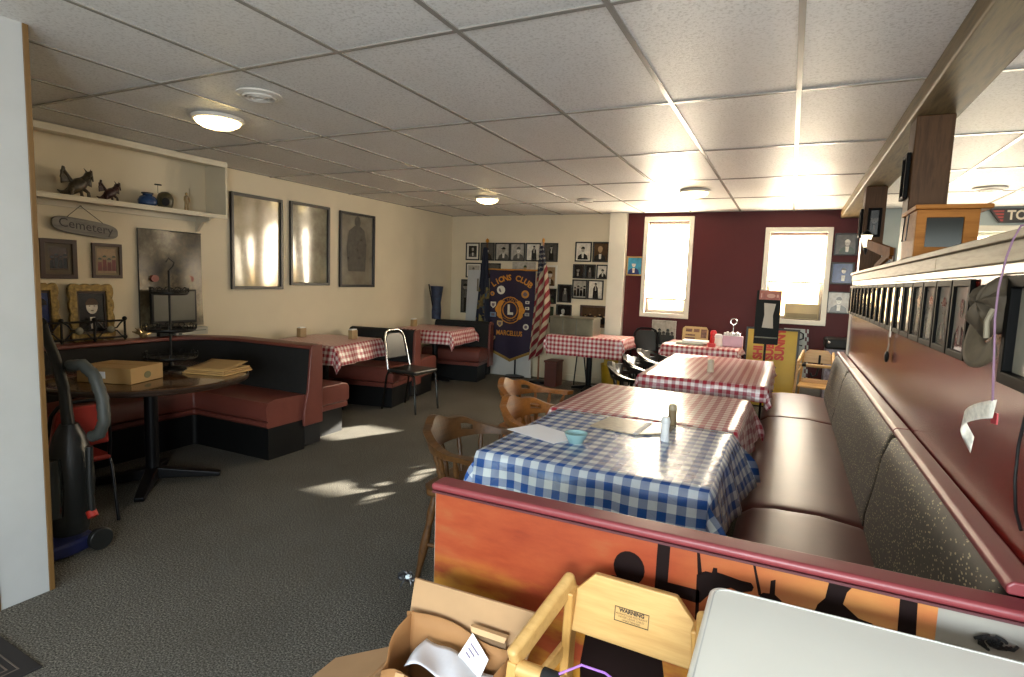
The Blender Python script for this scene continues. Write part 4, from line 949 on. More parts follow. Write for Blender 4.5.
# boxes on the round table
t = thing('cardboard_carton', 'flat brown cardboard carton with a paper label on the round table', 'box', (-3.80, 2.20, .762), .35)
mb = MB(); mb.box(-.19, .17, -.14, .14, 0, .1); mb.build('carton', CARD2, t, bevel=.003)
mb = MB(); mb.box(-.1, -.0, -.1418, -.14, .03, .072); mb.build('paper_label', PAPER, t)
mb = MB(); mb.prism(circ(0, .043, .03, .022), plane((.1702, .0, 0), (0, 1, 0), (0, 0, 1)), 0, .001); mb.build('printed_mark', M('box_print', '#5d5a36', .6), t)
mb = MB(); mb.box(-.19, .17, -.003, .003, .1, .1012); mb.build('lid_seam', CARD, t)
t = thing('folder_stack', 'tan flat folders stacked at the right side of the round table', 'folders', (-3.62, 2.74, .762), .25)
for k in range(3):
    mb = MB(); mb.box(-.16+.012*k, .17-.01*k, -.15+.01*k, .15, .012*k, .012*k+.01); mb.build('folder', CARD2 if k % 2 else M('folder_tan', '#b8935a', .7), t, bevel=.002)
mb = MB(); mb.grid(lambda u, v: (-.15+.3*u, -.12+.25*v, .037+.03*v*v), 6, 8); mb.build('open_flap', CARD2, t, solid=.002)

# ------------------------------------------------------------------ vacuum cleaner
t = thing('vacuum_cleaner', 'dark upright vacuum cleaner with a grey hose by the white column', 'vacuum cleaner', (-3.33, 1.58, 0))
VB = M('vacuum_black', '#1b1d1c', .35, var=.1); VBL = M('vacuum_blue', '#1e2348', .3); VG = M('hose_grey', '#3d403c', .55, var=.1)
mb = MB(); mb.prism([(-.15, -.17), (.15, -.17), (.16, -.02), (.13, .12), (-.13, .12), (-.16, -.02)], lambda u, v, d: V((u, v, d)), .012, .085); mb.build('base_head', VBL, t, bevel=.02, seg=3)
for sx in (-1, 1):
    mb = MB(); mb.cyl((sx*.15, .11, .06), (sx*.185, .11, .06), .058, n=20); mb.build('wheel', VB, t, bevel=.006)
mb = MB(); mb.tube([(0, .05, .08), (-.0, .06, .2), (0, .07, .35), (-.0, .07, .5), (0, .07, .6), (0, .07, .66)], [.085, .1, .105, .095, .07, .04], 18); mb.build('body', VB, t)
mb = MB(); mb.tube([(.03, -.04, .2), (.03, -.045, .34), (.03, -.04, .5)], [.055, .065, .05], 16); mb.build('dust_cup', M('cup_smoke', '#2c2f2c', .15, coat=.5), t)
mb = MB(); mb.tube([(0, .07, .62), (-.01, .06, .85), (0, .02, 1.02), (.03, -.03, 1.13), (.07, -.06, 1.2)], [.03, .026, .024, .024, .02], 12); mb.build('handle', VB, t)
mb = MB(); hp = [(-.02, .09, .96), (.05, .12, .97), (.11, .14, .92), (.16, .15, .8), (.17, .15, .68), (.14, .14, .61), (.09, .12, .59)]
hp2 = []
for i in range(len(hp)-1):
    for q in range(5): hp2.append(V(hp[i]).lerp(V(hp[i+1]), q/5))
mb.tube(hp2, [.028+.003*(i % 2) for i in range(len(hp2))], 12); mb.build('hose', VG, t)
mb = MB(); mb.tube([(.12, .1, .55), (.13, .09, .35), (.14, .09, .19)], .018, 10); mb.build('wand', VB, t)
mb = MB(); mb.tube([(.13, .09, .21), (.15, .09, .18)], .025, 10); mb.build('red_clip', M('clip_red', '#b02c20', .4), t)

# ------------------------------------------------------------------ banner corner
t = thing('club_banner', 'dark purple club banner with gold fringe, gold lettering and a round emblem', 'banner', (-3.75, 7.9, .0))
NAVY = M('banner_purple', '#22162f', .75, var=.2, vs=4); GOLD = M('banner_gold', '#c07f22', .5, var=.15, vs=30); WHITEB = M('banner_white', '#d0c9b8', .5, var=.1)
bx0, bx1, bz0, bz1 = -4.18, -3.42, .42, 1.625
fb = lambda u, v, d=0: V((bx0+u, 7.88-.008*math.sin(u*14+v)-d, bz0+v))
mb = MB(); mb.grid(lambda u, v: fb((bx1-bx0)*u, (bz1-bz0)*v-(1-v)*.16*(1-abs(2*u-1)), 0), 24, 20); mb.build('banner_cloth', NAVY, t, world=True)
mb = MB(); mb.grid(lambda u, v: fb((bx1-bx0)*u, -.16*(1-abs(2*u-1))-.045*v+.012, .004+.004*(v > .5)), 40, 2); mb.build('gold_fringe', M('fringe_gold', '#8a6a2a', .6, var=.4, vs=90), t, world=True)
mb = MB(); mb.cyl((bx0-.03, 7.885, bz1+.005), (bx1+.03, 7.885, bz1+.005), .012); mb.build('top_rod', GOLD, t, world=True)
mb = MB(); cxb = .365
for k, ch in enumerate('LIONS CLUB'):
    if ch == ' ': mb.build('lettering', GOLD, t, world=True); mb = MB(); continue
    a = PI/2+(4.5-k)*.148; R0 = .49; cx, cz = cxb+.012+R0*math.cos(a), .60+R0*math.sin(a); rot = a-PI/2; ca, sa = math.cos(rot), math.sin(rot)
    mb.text(ch, .118, lambda u, v, d=0, cx=cx, cz=cz, ca=ca, sa=sa: fb(cx+u*ca-v*sa, cz+u*sa+v*ca, d), .012, bold=.004)
mb.build('lettering', GOLD, t, world=True); mb = MB()
mb.text('MARCELLUS', .105, lambda u, v, d=0: fb(cxb+u, .245+v, d), .012, sx=.78, bold=.002)
mb.build('lettering', GOLD, t, world=True)
mb = MB(); E = .60
mb.ring(circ(cxb, E, .205), circ(cxb, E, .192), fb, .011, .014, 0)
mb.ring(circ(cxb, E, .135), circ(cxb, E, .118), fb, .011, .014, 0)
for sg in (-1, 1):
    prof = [(.10, .13), (.16, .15), (.2, .12), (.225, .06), (.255, .01), (.24, -.03), (.215, -.05), (.22, -.09), (.18, -.13), (.12, -.14), (.15, -.05), (.15, .05)]
    mb.flat([(cxb+sg*x, E+y) for x, y in prof], fb, .013, 0)
mb.text('L', .2, lambda u, v, d=0: fb(cxb+u, E+v, d), .015, 1, bold=.01)
for k, ch in enumerate('LIONS'):
    a = PI/2+(2-k)*.3; cx, cz = cxb+.16*math.cos(a), E+.16*math.sin(a); rot = a-PI/2; ca, sa = math.cos(rot), math.sin(rot)
    mb.text(ch, .062, lambda u, v, d=0, cx=cx, cz=cz, ca=ca, sa=sa: fb(cx+u*ca-v*sa, cz+u*sa+v*ca, d), .015, 0)
for k, ch in enumerate('INTERNATIONAL'):
    a = -PI/2+(k-6)*.13; cx, cz = cxb+.16*math.cos(a), E+.16*math.sin(a); rot = a+PI/2; ca, sa = math.cos(rot), math.sin(rot)
    mb.text(ch, .03, lambda u, v, d=0, cx=cx, cz=cz, ca=ca, sa=sa: fb(cx+u*ca-v*sa, cz+u*sa+v*ca, d), .015, 0)
mb.build('emblem', [GOLD, WHITEB], t, world=True)
for (u, v, r, m, shp) in ((.20, .90, .065, WHITEB, 'c'), (.06, .84, .035, GOLD, 'c'), (.61, .85, .06, GOLD, 'c'), (.08, .67, .045, WHITEB, 's'), (.08, .52, .05, M('badge_blue', '#6d86a0', .5), 'q'), (.20, .385, .045, M('badge_tan', '#b79a6a', .5), 's'), (.65, .73, .03, WHITEB, 'q'), (.65, .64, .03, WHITEB, 'q'), (.65, .55, .035, M('badge_grey', '#8d8a86', .5), 'q'), (.64, .36, .045, WHITEB, 'c'), (.10, .16, .03, M('badge_tan2', '#a88f60', .5), 's')):
    mb = MB(); pl = circ(u, v, r) if shp == 'c' else (rect(u-r, u+r, v-r*.7, v+r*.7) if shp == 'q' else [(u-r, v+r), (u+r, v+r), (u+r, v-r*.3), (u, v-r*1.2), (u-r, v-r*.3)])
    mb.prism(pl, fb, .011, .016); mb.flat([(u+(a-u)*.55, v+(b-v)*.55) for a, b in pl], fb, .0165, 1); mb.build('badge', [m, M('badge_core', '#6a5a60', .5, var=.3)], t, world=True)
mb = MB(); mb.cyl((-3.72, 7.91, .02), (-3.72, 7.91, 1.63), .012); mb.lathe([(.16, 0), (.15, .02), (.03, .035)], (-3.72, 7.91, 0), 20); mb.build('stand_pole', BMETAL, t, world=True)
# pale boards behind the banner
mb = MB(); mb.prism([(-4.70, .0), (-4.34, .0), (-4.36, 1.62), (-4.68, 1.61)], lambda u, v, d: V((u, 8.06-.0*v-d+(v-1.0)*.03, v)), 0, .02)
o = solo(mb, 'folded_board', M('board_grey', '#b4b6b8', .45, var=.03), 'pale grey folded board leaning on the wall, left of the navy flag', 'board', bevel=.003)
mb = MB(); fnq = plane((-4.46, 8.0, 1.28), RGT, (0, 0, 1)); mb.prism(rect(-.012, .012, 0, .2), fnq, 0, .01); mb.build('handle_slot', M('slot_brown', '#6d6658', .6), o, world=True)
mb = MB(); mb.prism([(-4.2, .0), (-3.46, .0), (-3.5, .42), (-4.12, .42)], lambda u, v, d: V((u, 7.96+.1*v-d, v)), 0, .015)
solo(mb, 'white_sheet_board', M('board_white', '#c4c2bc', .5, var=.04), 'white board on the floor showing below the banner fringe', 'board', bevel=.003)
# flags
t = thing('navy_flag', 'furled navy state flag on a pole left of the banner', 'flag', (-4.235, 7.855, 0))
mb = MB(); mb.cyl((-4.235, 7.855, .03), (-4.235, 7.855, 2.04), .012); mb.build('pole', POSTW, t, world=True)
mb = MB(); mb.lathe([(.012, 0), (.03, .02), (.02, .05), (.001, .07)], (-4.235, 7.855, 2.03), 12); mb.build('finial', GOLD, t, world=True)
mb = MB(); mb.lathe([(.1, 0), (.09, .03), (.02, .05)], (-4.235, 7.855, 0), 20); mb.build('stand_base', BMETAL, t, world=True)
n = NT('navy_flag_cloth'); co = n.coord('Object', (1, 1, 1)); sx = n.n('SeparateXYZ'); n.l(n.n('TexCoord').outputs['Object'], sx.inputs[0])
low = n.math('MULTIPLY', n.math('LESS_THAN', sx.outputs[2], 1.35), n.math('GREATER_THAN', n.noise(co, 7, 2), .52))
c = n.mix(low, lin('#12182a'), n.ramp(n.noise(co, 9, 1), [(.35, lin('#24465a')), (.5, lin('#5e4a24')), (.65, lin('#7a7040'))])); n.l(c, n.b.inputs['Base Color']); n.set(Roughness=.8)
mb = MB()
def drape(u, v):
    w = .05+.17*(1-v)**.8; a = u*2*PI*2.5
    return V((-4.255+(u-.45)*w*1.3-.03*(1-v), 7.835+.025*math.sin(a)*(.4+(1-v)), .56+1.4*v))
mb.grid(drape, 40, 20); mb.build('flag_cloth', n.m, t, world=True)
t = thing('striped_flag', 'stars and stripes flag hanging furled on a pole right of the banner', 'flag', (-3.23, 7.68, 0))
mb = MB(); mb.cyl((-3.23, 7.68, .03), (-3.23, 7.68, 2.04), .013); mb.build('pole', wood('flag_pole', '#7a4a2a', '#94603a', .3, 2), t, world=True)
mb = MB(); mb.lathe([(.014, 0), (.02, .02), (.016, .05), (.001, .06)], (-3.23, 7.68, 2.03), 12); mb.build('finial', GOLD, t, world=True)
mb = MB(); mb.lathe([(.14, 0), (.13, .03), (.02, .05)], (-3.23, 7.68, 0), 20); mb.build('stand_base', BMETAL, t, world=True)
n = NT('stripes_cloth'); uv = n.n('TexCoord').outputs['UV']; sp = n.n('SeparateXYZ'); n.l(uv, sp.inputs[0])
st = n.math('GREATER_THAN', n.math('FRACT', n.math('MULTIPLY', n.math('ADD', sp.outputs[1], n.math('MULTIPLY', sp.outputs[0], -.20)), 9.5)), .5)
c = n.mix(st, lin('#a99c84'), lin('#75161e'))
canton = n.math('GREATER_THAN', n.math('ADD', sp.outputs[1], n.math('MULTIPLY', sp.outputs[0], -.12)), .72)
mp = n.n('Mapping'); mp.inputs['Scale'].default_value = (9, 26, 1); n.l(uv, mp.inputs[0]); vo = n.n('TexVoronoi'); vo.inputs['Scale'].default_value = 1; vo.inputs['Randomness'].default_value = .2; n.l(mp.outputs[0], vo.inputs['Vector'])
c = n.mix(canton, c, n.mix(n.math('LESS_THAN', vo.outputs['Distance'], .26), lin('#10142a'), lin('#a8a498'))); n.l(c, n.b.inputs['Base Color']); n.set(Roughness=.75)
mb = MB()
def fl(u, v):
    q = 1-v; left = -3.27-.13*q**1.2; right = -3.215+.135*math.sin(PI*min(1, q*.85))*(1 if q < .62 else 1-(q-.62)*.9)
    a = u*2*PI*2.2+q*1.5; x = left+(right-left)*u
    return V((x, 7.66+.04*math.sin(a)*(.3+q)-.02, .30+1.68*v+.10*q*(u-.3)*0+(u*.12*q)))
mb.grid(fl, 44, 40, uvfn=lambda u, v: (u, v)); mb.build('flag_cloth', n.m, t, world=True, angle=180)
# blue bag in the corner
t = thing('umbrella_bag', 'blue open bag with a stick, standing on the last booth back in the corner', 'bag', (-4.86, 7.44, .842))
BB = M('bag_blue', '#1c2942', .6, var=.5, vs=18)
mb = MB(); mb.lathe([(.07, 0), (.075, .12), (.065, .25), (.1, .5), (.095, .5), (.06, .25), (.06, .05)], (-4.86, 7.44, .842), 18); mb.build('bag_body', BB, t, world=True)
mb = MB(); mb.tube([(-4.88, 7.40, .93), (-4.94, 7.34, 1.37)], .01, 8); mb.build('stick', BLACK, t, world=True)
# steel box
t = thing('steel_box', 'long brushed steel box on the table by the back wall', 'metal box', (-2.6, 7.5, ZT+.002))
mb = MB(); mb.box(-2.93, -2.31, 7.3, 7.62, ZT+.004, ZT+.225); mb.build('box_body', STEEL, t, world=True, bevel=.006)
mb = MB(); mb.box(-2.94, -2.30, 7.29, 7.63, ZT+.225, ZT+.245); mb.build('lid', STEEL, t, world=True, bevel=.004)
mb = MB(); mb.box(-2.74, -2.73, 7.296, 7.3, ZT+.01, ZT+.22); mb.box(-2.55, -2.54, 7.296, 7.3, ZT+.01, ZT+.22); mb.build('seam', M('steel_dark', '#7a7a72', .4, .8), t, world=True)
mb = MB(); mb.tube([(-2.83, 7.45, ZT+.245), (-2.83, 7.45, ZT+.265)], .015, 10); mb.build('knob', CHROME, t, world=True)
# things under that table
t = thing('folding_tray_stand', 'thin dark folding legs standing under the steel box table', 'stand', (-2.62, 7.75, 0))
mb = MB(); mb.tube([(-2.72, 7.8, .0), (-2.66, 7.75, .55)], .01, 8); mb.build('leg', BMETAL, t, world=True)
mb = MB(); mb.tube([(-2.52, 7.8, 0), (-2.58, 7.75, .55)], .01, 8); mb.build('leg', BMETAL, t, world=True)
mb = MB(); mb.tube([(-2.66, 7.75, .55), (-2.58, 7.75, .55)], .01, 8); mb.build('crossbar', BMETAL, t, world=True)
t = thing('mop_bucket', 'yellow plastic mop bucket under the right end of the steel box table', 'bucket', (-2.12, 7.65, 0)); YEL = M('bucket_yellow', '#b08a1c', .4, var=.1)
mb = MB(); mb.lathe([(.12, .04), (.15, .38), (.16, .38), (.13, .04)], (-2.12, 7.65, 0), 20); mb.lathe([(.001, .05), (.125, .05)], (-2.12, 7.65, 0), 20); mb.build('pail', YEL, t, world=True)
mb = MB(); mb.box(-2.22, -2.02, 7.56, 7.6, .36, .52); mb.build('wringer', YEL, t, world=True, bevel=.01)
for ax in (-.08, .08): mb = MB(); mb.cyl((-2.12+ax-.012, 7.55, .022), (-2.12+ax+.012, 7.55, .022), .022); mb.build('caster', BLACK, t, world=True)
t = thing('brown_crate', 'brown wooden crate on the floor under the left end of the steel box table', 'crate', (-3.0, 7.55, 0)); CR = M('crate_brown', '#5a2c20', .5, var=.15)
mb = MB(); mb.box(-3.04, -2.86, 7.45, 7.7, 0, .34); mb.build('crate_body', CR, t, world=True, bevel=.006)
mb = MB(); mb.box(-3.05, -2.85, 7.44, 7.71, .34, .37); mb.build('lid', CR, t, world=True, bevel=.005)

# ------------------------------------------------------------------ condiment table
ZK = ZT+.003
t = thing('menu_sign', 'small cream printed sign board propped on the condiment table', 'sign', (-1.05, 7.7, ZK)); fn = plane((-1.06, 7.66, ZK), RGT, (0, .15, 1))
mb = MB(); mb.prism([(-.16, 0), (.16, 0), (.16, .16), (.13, .2), (-.13, .2), (-.16, .17)], fn, -.012, 0); mb.build('board', M('sign_tan', '#b59a63', .5, var=.12, vs=10), t, world=True, bevel=.003)
mb = MB()
for a, b, c_, d in ((-.12, -.04, .13, .17), (-.02, .05, .13, .17), (-.12, .0, .08, .1), (-.12, -.0, .04, .06), (.07, .14, .06, .17)): mb.flat(rect(a, b, c_, d), fn, .001)
mb.build('print', M('sign_brown', '#6a4a38', .5, var=.5, vs=40), t, world=True)
def shaker(name, label, x, y, z, r, h, m, cap, cat='shaker', group=None):
    t = thing(name, label, cat, (x, y, z), 0, group)
    mb = MB(); mb.lathe([(r*.95, 0), (r, .004), (r*.85, h*.5), (r*.9, h*.72)], n=18); mb.build('body', m, t)
    mb = MB(); mb.lathe([(r*.95, h*.72), (r*.98, h*.78), (r*.8, h*.96), (r*.5, h), (.001, h)], n=18); mb.build('cap', cap, t); return t
shaker('plastic_tumbler', 'bright red plastic tumbler on the condiment table', -.83, 7.62, ZK, .042, .17, M('ketchup_red', '#b41e24', .3), M('ketchup_cap', '#c03038', .3), 'tumbler')
shaker('sugar_shaker', 'white cone shaped shaker on the condiment table, before the pink caddy', -.74, 7.36, ZK, .05, .15, WPLAS, PAPER, 'shaker')
mb = MB(); mb.lathe([(.04, 0), (.048, .02), (.05, .045), (.046, .045), (.03, .01)], (-.80, 7.19, ZK), 18); solo(mb, 'red_dish', M('dish_red', '#c2484a', .4), 'small red dish on the front edge of the condiment table', 'dish')
t = thing('menu_stack', 'low stack of plates and menus in the middle of the condiment table', 'stack', (-1.05, 7.35, ZK))
mb = MB(); mb.box(-1.22, -.9, 7.24, 7.46, ZK, ZK+.025); mb.build('tray', M('tray_grey', '#9aa08c', .4), t, world=True, bevel=.006)
mb = MB(); mb.box(-1.16, -.86, 7.28, 7.5, ZK+.025, ZK+.05); mb.build('napkin_pile', PAPER, t, world=True, bevel=.004)
mb = MB(); mb.box(-1.36, -1.23, 7.12, 7.34, ZK, ZK+.006); solo(mb, 'paper_menu', PAPER, 'white sheet jutting from the left edge of the condiment table', 'paper')
t = thing('condiment_caddy', 'white and pink caddy with a tall ring handle on the condiment table', 'caddy', (-.59, 7.47, ZK))
mb = MB(); mb.box(-.12, .12, -.08, .08, 0, .13); mb.build('tub', M('caddy_pink', '#c9a3b4', .4, var=.08), t, bevel=.012)
mb = MB(); mb.cyl((0, 0, .12), (0, 0, .27), .007); mb.tube([(.035*math.cos(k*PI/8), 0, .305+.035*math.sin(k*PI/8)) for k in range(16)], .008, 8, closed=True); mb.build('ring_handle', CHROME, t)
mb = MB()
for k in range(7): mb.box(-.1+.028*k, -.082+.028*k, -.05+.01*(k % 3), .05, .12, .165+.012*(k % 2))
mb.build('sugar_packet', PAPER, t)
# salt shaker on long table
shaker('salt_shaker', 'translucent salt shaker alone on the long sunlit table', -.56, 5.1, ZT+.002, .03, .11, M('frosted', '#d8cdb6', .25), M('frost_cap', '#c9bda4', .3), group='salt and pepper shakers')
shaker('salt_shaker', 'white salt shaker on the blue cloth, the nearer of two', -.475, 2.68, ZT+.002, .022, .115, M('salt_white', '#e6e4e0', .3), M('salt_cap', '#d8d8d4', .3), group='salt and pepper shakers')
shaker('pepper_shaker', 'tan pepper shaker just behind the white one at the seam of the two cloths', -.50, 3.0, ZT+.004, .024, .11, M('pepper_tan', '#8a7455', .3), M('pepper_cap', '#a9977a', .35), group='salt and pepper shakers')
mb = MB(); mb.lathe([(.03, 0), (.034, .006), (.045, .025), (.054, .045), (.05, .045), (.04, .024), (.02, .01), (.001, .008)], (-.82, 2.42, ZT+.002), 24); solo(mb, 'small_bowl', M('bowl_teal', '#8fb2b2', .25, var=.05), 'little turquoise bowl on the blue checked cloth', 'bowl')
fn = plane((-1.0, 2.47, ZT+.004), (.98, -.2, 0), (.2, .98, 0)); mb = MB(); mb.prism([(-.17, -.06), (.13, -.11), (.17, .07), (-.12, .125)], fn, 0, .002); solo(mb, 'paper_sheet', M('sheet_lilac', '#f0f0f4', .7, var=.02), 'plain white sheet of paper at the left of the blue cloth', 'paper')
t = thing('menu_booklet', 'beige open menu lying on the blue cloth by the shakers', 'menu', (-.7, 2.82, ZT+.003)); fn = plane((-.68, 2.82, ZT+.003), (.96, -.05, 0), (.05, 1, 0))
n = NT('menu_print'); vo = n.noise(n.coord('Object', (8, 40, 1)), 3, 3); n.l(n.ramp(vo, [(.4, lin('#ab9f86')), (.6, lin('#7d705a'))]), n.b.inputs['Base Color']); n.set(Roughness=.4)
mb = MB(); mb.prism([(-.17, -.1), (.07, -.13), (.07, .13), (-.15, .15)], fn, 0, .006); mb.build('left_page', n.m, t, world=True)
mb = MB(); mb.prism([(.075, -.13), (.2, -.02), (.2, .14), (.075, .13)], fn, 0, .008); mb.build('right_page', n.m, t, world=True)
mb = MB(); mb.prism([(.06, -.13), (.085, -.13), (.085, .13), (.06, .13)], fn, .006, .010); mb.build('spine', PAPER, t, world=True)
def napkin(label, x, y):
    t = thing('napkin_holder', label, 'napkin holder', (x, y, ZT+.003), 0, 'holders on the left booth tables')
    mb = MB(); mb.box(-.03, .03, -.045, .045, 0, .10); mb.build('holder', M('holder_tan', '#a58a60', .4), t, bevel=.006)
    mb = MB(); mb.box(-.02, .02, -.04, .04, .1, .112); mb.build('napkins', PAPER, t)
napkin('cream napkin holder at the wall end of the nearer left booth table', -4.85, 4.72)
napkin('white holder at the aisle end of the nearer left booth table', -4.32, 4.95)
napkin('holder standing on the farther left booth table near the wall', -4.82, 6.8)

# ------------------------------------------------------------------ signs by the right window
t = thing('yellow_sign', 'large yellow sign board with red sideways letters leaning by the right window', 'sign', (-.15, 7.85, 0)); fn = plane((-.16, 7.86, .30), RGT, (0, .16, 1))
mb = MB(); mb.prism(rect(-.3, .3, -.3, .69), fn, -.02, 0); mb.build('board', M('sign_yellow', '#bfa233', .45, var=.08, vs=4), t, world=True)
mb = MB(); mb.ring(rect(-.31, .31, -.31, .70), rect(-.285, .285, -.285, .675), fn, -.022, .012); mb.build('frame', FRB, t, world=True, bevel=.003)
mb = MB()
for s_, x, y in (('SUNNY', .1, .50), ('SUB', -.02, .40), ('SHI', -.15, .38)):
    mb = MB(); mb.text(s_, .14, lambda u, v, d=0, x=x, y=y: fn(x-v, y+u, d), .003, sx=.85, bold=.008); mb.build('red_word', M('sign_letter_red', '#bc4028', .5), t, world=True)
mb = MB()
for k in range(7): mb.flat([(.02+.02*math.sin(k*2), .22-.05*k), (.05+.03*math.sin(k*3), .23-.05*k), (.06+.02*math.cos(k), .2-.05*k), (.03, .195-.05*k)], fn, .002)
mb.build('scribble', M('sign_ink', '#4a4a58', .5), t, world=True)
t = thing('checkered_sign', 'grey sign with a checkered edge leaning behind the yellow one', 'sign', (.2, 8.0, 0)); fn = plane((.15, 8.02, .3), RGT, (-.05, .06, 1))
mb = MB(); mb.prism(rect(-.15, .13, .0, .7), fn, -.015, 0); mb.build('board', M('sign_greyblue', '#a9b0ac', .5, var=.08), t, world=True)
mb = MB()
for k in range(14): mb.flat(rect(.09 if k % 2 else .11, .11 if k % 2 else .13, .05*k, .05*k+.05), fn, .001)
mb.build('check_edge', M('sign_maroon', '#54222c', .5), t, world=True)
mb = MB(); mb.tube([fn(.0, .62, .012), fn(.03, .66, .012), fn(.07, .64, .012), fn(.07, .58, .012), fn(.02, .56, .012), fn(.02, .5, .012), fn(.06, .49, .012)], .01, 6); mb.build('hook_mark', BLACK, t, world=True)
t = thing('pedestal_sign', 'black menu stand with a red header and white notice, before the right window', 'sign stand', (-.18, 6.42, 0)); fn = plane((-.19, 6.2+.2, .92), RGT, (0, .05, 1))
mb = MB(); mb.prism(rect(-.115, .115, 0, .55), fn, -.04, 0); mb.build('panel', M('stand_black', '#121412', .6, spec=.2), t, world=True, bevel=.004)
mb = MB(); mb.prism(rect(-.09, .118, .455, .548), fn, 0, .004); mb.flat(circ(.02, .495, .04, .022), fn, .005, 1); mb.flat(rect(-.075, -.066, .475, .52), fn, .005, 1); mb.flat(rect(.07, .09, .48, .51), fn, .005, 1); mb.build('header', [M('header_red', '#a85a44', .45, var=.2, vs=30), M('header_pale', '#cf9d86', .5)], t, world=True)
mb = MB(); mb.prism([(-.045, .17), (.06, .165), (.05, .3), (.07, .415), (-.04, .42), (-.03, .3)], fn, 0, .004); mb.build('notice', M('notice_white', '#b9b4a4', .5, var=.06), t, world=True)
mb = MB(); mb.box(-.295, -.085, 6.37, 6.4, .985, .995); mb.build('ledge', M('ledge_olive', '#5b5a3c', .4), t, world=True)
mb = MB(); mb.cyl((-.19, 6.42, .02), (-.19, 6.42, .93), .012); mb.build('pole', BMETAL, t, world=True)
mb = MB(); mb.lathe([(.15, 0), (.15, .012), (.03, .025)], (-.19, 6.42, 0), 24); mb.build('base', BMETAL, t, world=True)

# ------------------------------------------------------------------ wooden high chairs
def high_chair(label, loc, rz, near=True, fy=.20, hw=.165):
    """faces +Y; clipped-corner back board, sloping arm rails, front rod"""
    t = thing('high_chair', label, 'high chair', loc, rz, 'wooden restaurant high chairs')
    for sx in (-1, 1):
        mb = MB(); mb.bar((sx*.19, -.2, 0), (sx*.145, -.13, .76), .022, .045, (0, 1, 0)); mb.build('leg', PINE2, t, bevel=.005)
        mb = MB(); mb.bar((sx*(hw+.04), fy+.05, 0), (sx*(hw+.006), fy-.005, .675), .024, .045, (0, 1, 0)); mb.build('leg', PINE2, t, bevel=.005)
        mb = MB(); mb.bar((sx*.152, -.15, .775), (sx*(hw+.008), fy+.015, .68), .028, .05, (0, 0, 1)); mb.build('arm_rail', PINE, t, bevel=.012, seg=3)
        mb = MB(); mb.bar((sx*.19, -.17, .2), (sx*(hw+.025), fy+.01, .2), .018, .04); mb.build('side_stretcher', PINE, t, bevel=.004)
        mb = MB(); mb.bar((sx*.162, -.14, .6), (sx*(hw+.008), fy, .55), .014, .035); mb.build('side_slat', PINE, t, bevel=.004)
    fnb = plane((0, -.135, .655), (-1, 0, 0), (0, -.1, 1))
    mb = MB(); mb.prism([(-.145, 0), (.145, 0), (.145, .095), (.095, .15), (-.095, .15), (-.145, .095)], fnb, -.012, .008); mb.build('back_board', PINE, t, bevel=.004)
    mb = MB(); mb.prism([(-.15, 0), (.15, 0), (.15, .05), (-.15, .05)], plane((0, -.13, .42), (-1, 0, 0), (0, -.1, 1)), -.01, .008); mb.build('lower_back_slat', PINE, t, bevel=.003)
    mb = MB(); mb.box(-.165, .165, -.13, fy-.03, .40, .42); mb.build('seat', PINE, t, bevel=.004)
    mb = MB(); mb.cyl((-hw, fy, .66), (hw, fy, .66), .018, n=18); mb.build('front_rod', PINE, t)
    mb = MB(); mb.cyl((.09, fy, .66), (.13, fy, .66), .0195, n=18); mb.build('rod_band', BLACKF, t)
    mb = MB(); mb.bar((-hw-.03, fy+.03, .22), (hw+.03, fy+.03, .22), .018, .04); mb.bar((-.19, -.18, .22), (.19, -.18, .22), .018, .04); mb.build('cross_stretcher', PINE, t, bevel=.004)
    if near:
        mb = MB(); mb.ring(rect(-.04, .04, .058, .092), rect(-.0385, .0385, .0595, .0905), fnb, .008, .0092)
        mb.text('WARNING', .012, lambda u, v, d=0: fnb(u, v+.085, d), .009, bold=.0006)
        for k, s_ in enumerate(('ALWAYS USE RESTRAINT', 'NEVER LEAVE CHILD', 'UNATTENDED')): mb.text(s_, .0065, lambda u, v, d=0, k=k: fnb(u, v+.0765-.0065*k, d), .009)
        mb.build('warning_label', M('label_ink', '#3a2c18', .6), t)
    else:
        mb = MB(); mb.tube([(-.02, -.125, .75), (-.02, -.11, .62), (.0, -.08, .52), (.04, -.07, .5), (.06, -.09, .54)], .012, 8); mb.build('strap', BLACKF, t)
    return t
high_chair('wooden high chair with a warning label, in the foreground before the mural', (-.275, 1.115, .0), PI-.04, True, .06, .19)
high_chair('small wooden high chair with a black strap, at the far end of the wall bench', (.33, 7.3, 0), PI-.1, False)
mb = MB(); mb.tube([(-.37, 1.055, .682), (-.33, 1.08, .70), (-.28, 1.08, .70), (-.22, 1.06, .69), (-.17, 1.02, .65), (-.15, .99, .58)], .0025, 8); solo(mb, 'craft_yarn', M('violet_cord', '#9a62c0', .5), 'thin violet yarn looped across the front high chair', 'yarn')
# dark bin by the far corner
t = thing('storage_bin', 'black topped bin with a mottled side, in the corner under the three pictures', 'bin', (.57, 7.85, 0))
mb = MB(); mb.box(.43, .69, 7.75, 8.05, 0, .8); mb.build('bin_body', M('bin_mottle', '#7a7480', .5, var=.6, vs=25), t, world=True, bevel=.008)
mb = MB(); mb.box(.415, .7, 7.73, 8.06, .8, .93); mb.build('lid', BLACK, t, world=True, bevel=.03, seg=3)
mb = MB(); mb.ball((.46, 7.73, .88), .018); mb.build('latch', CHROME, t, world=True)

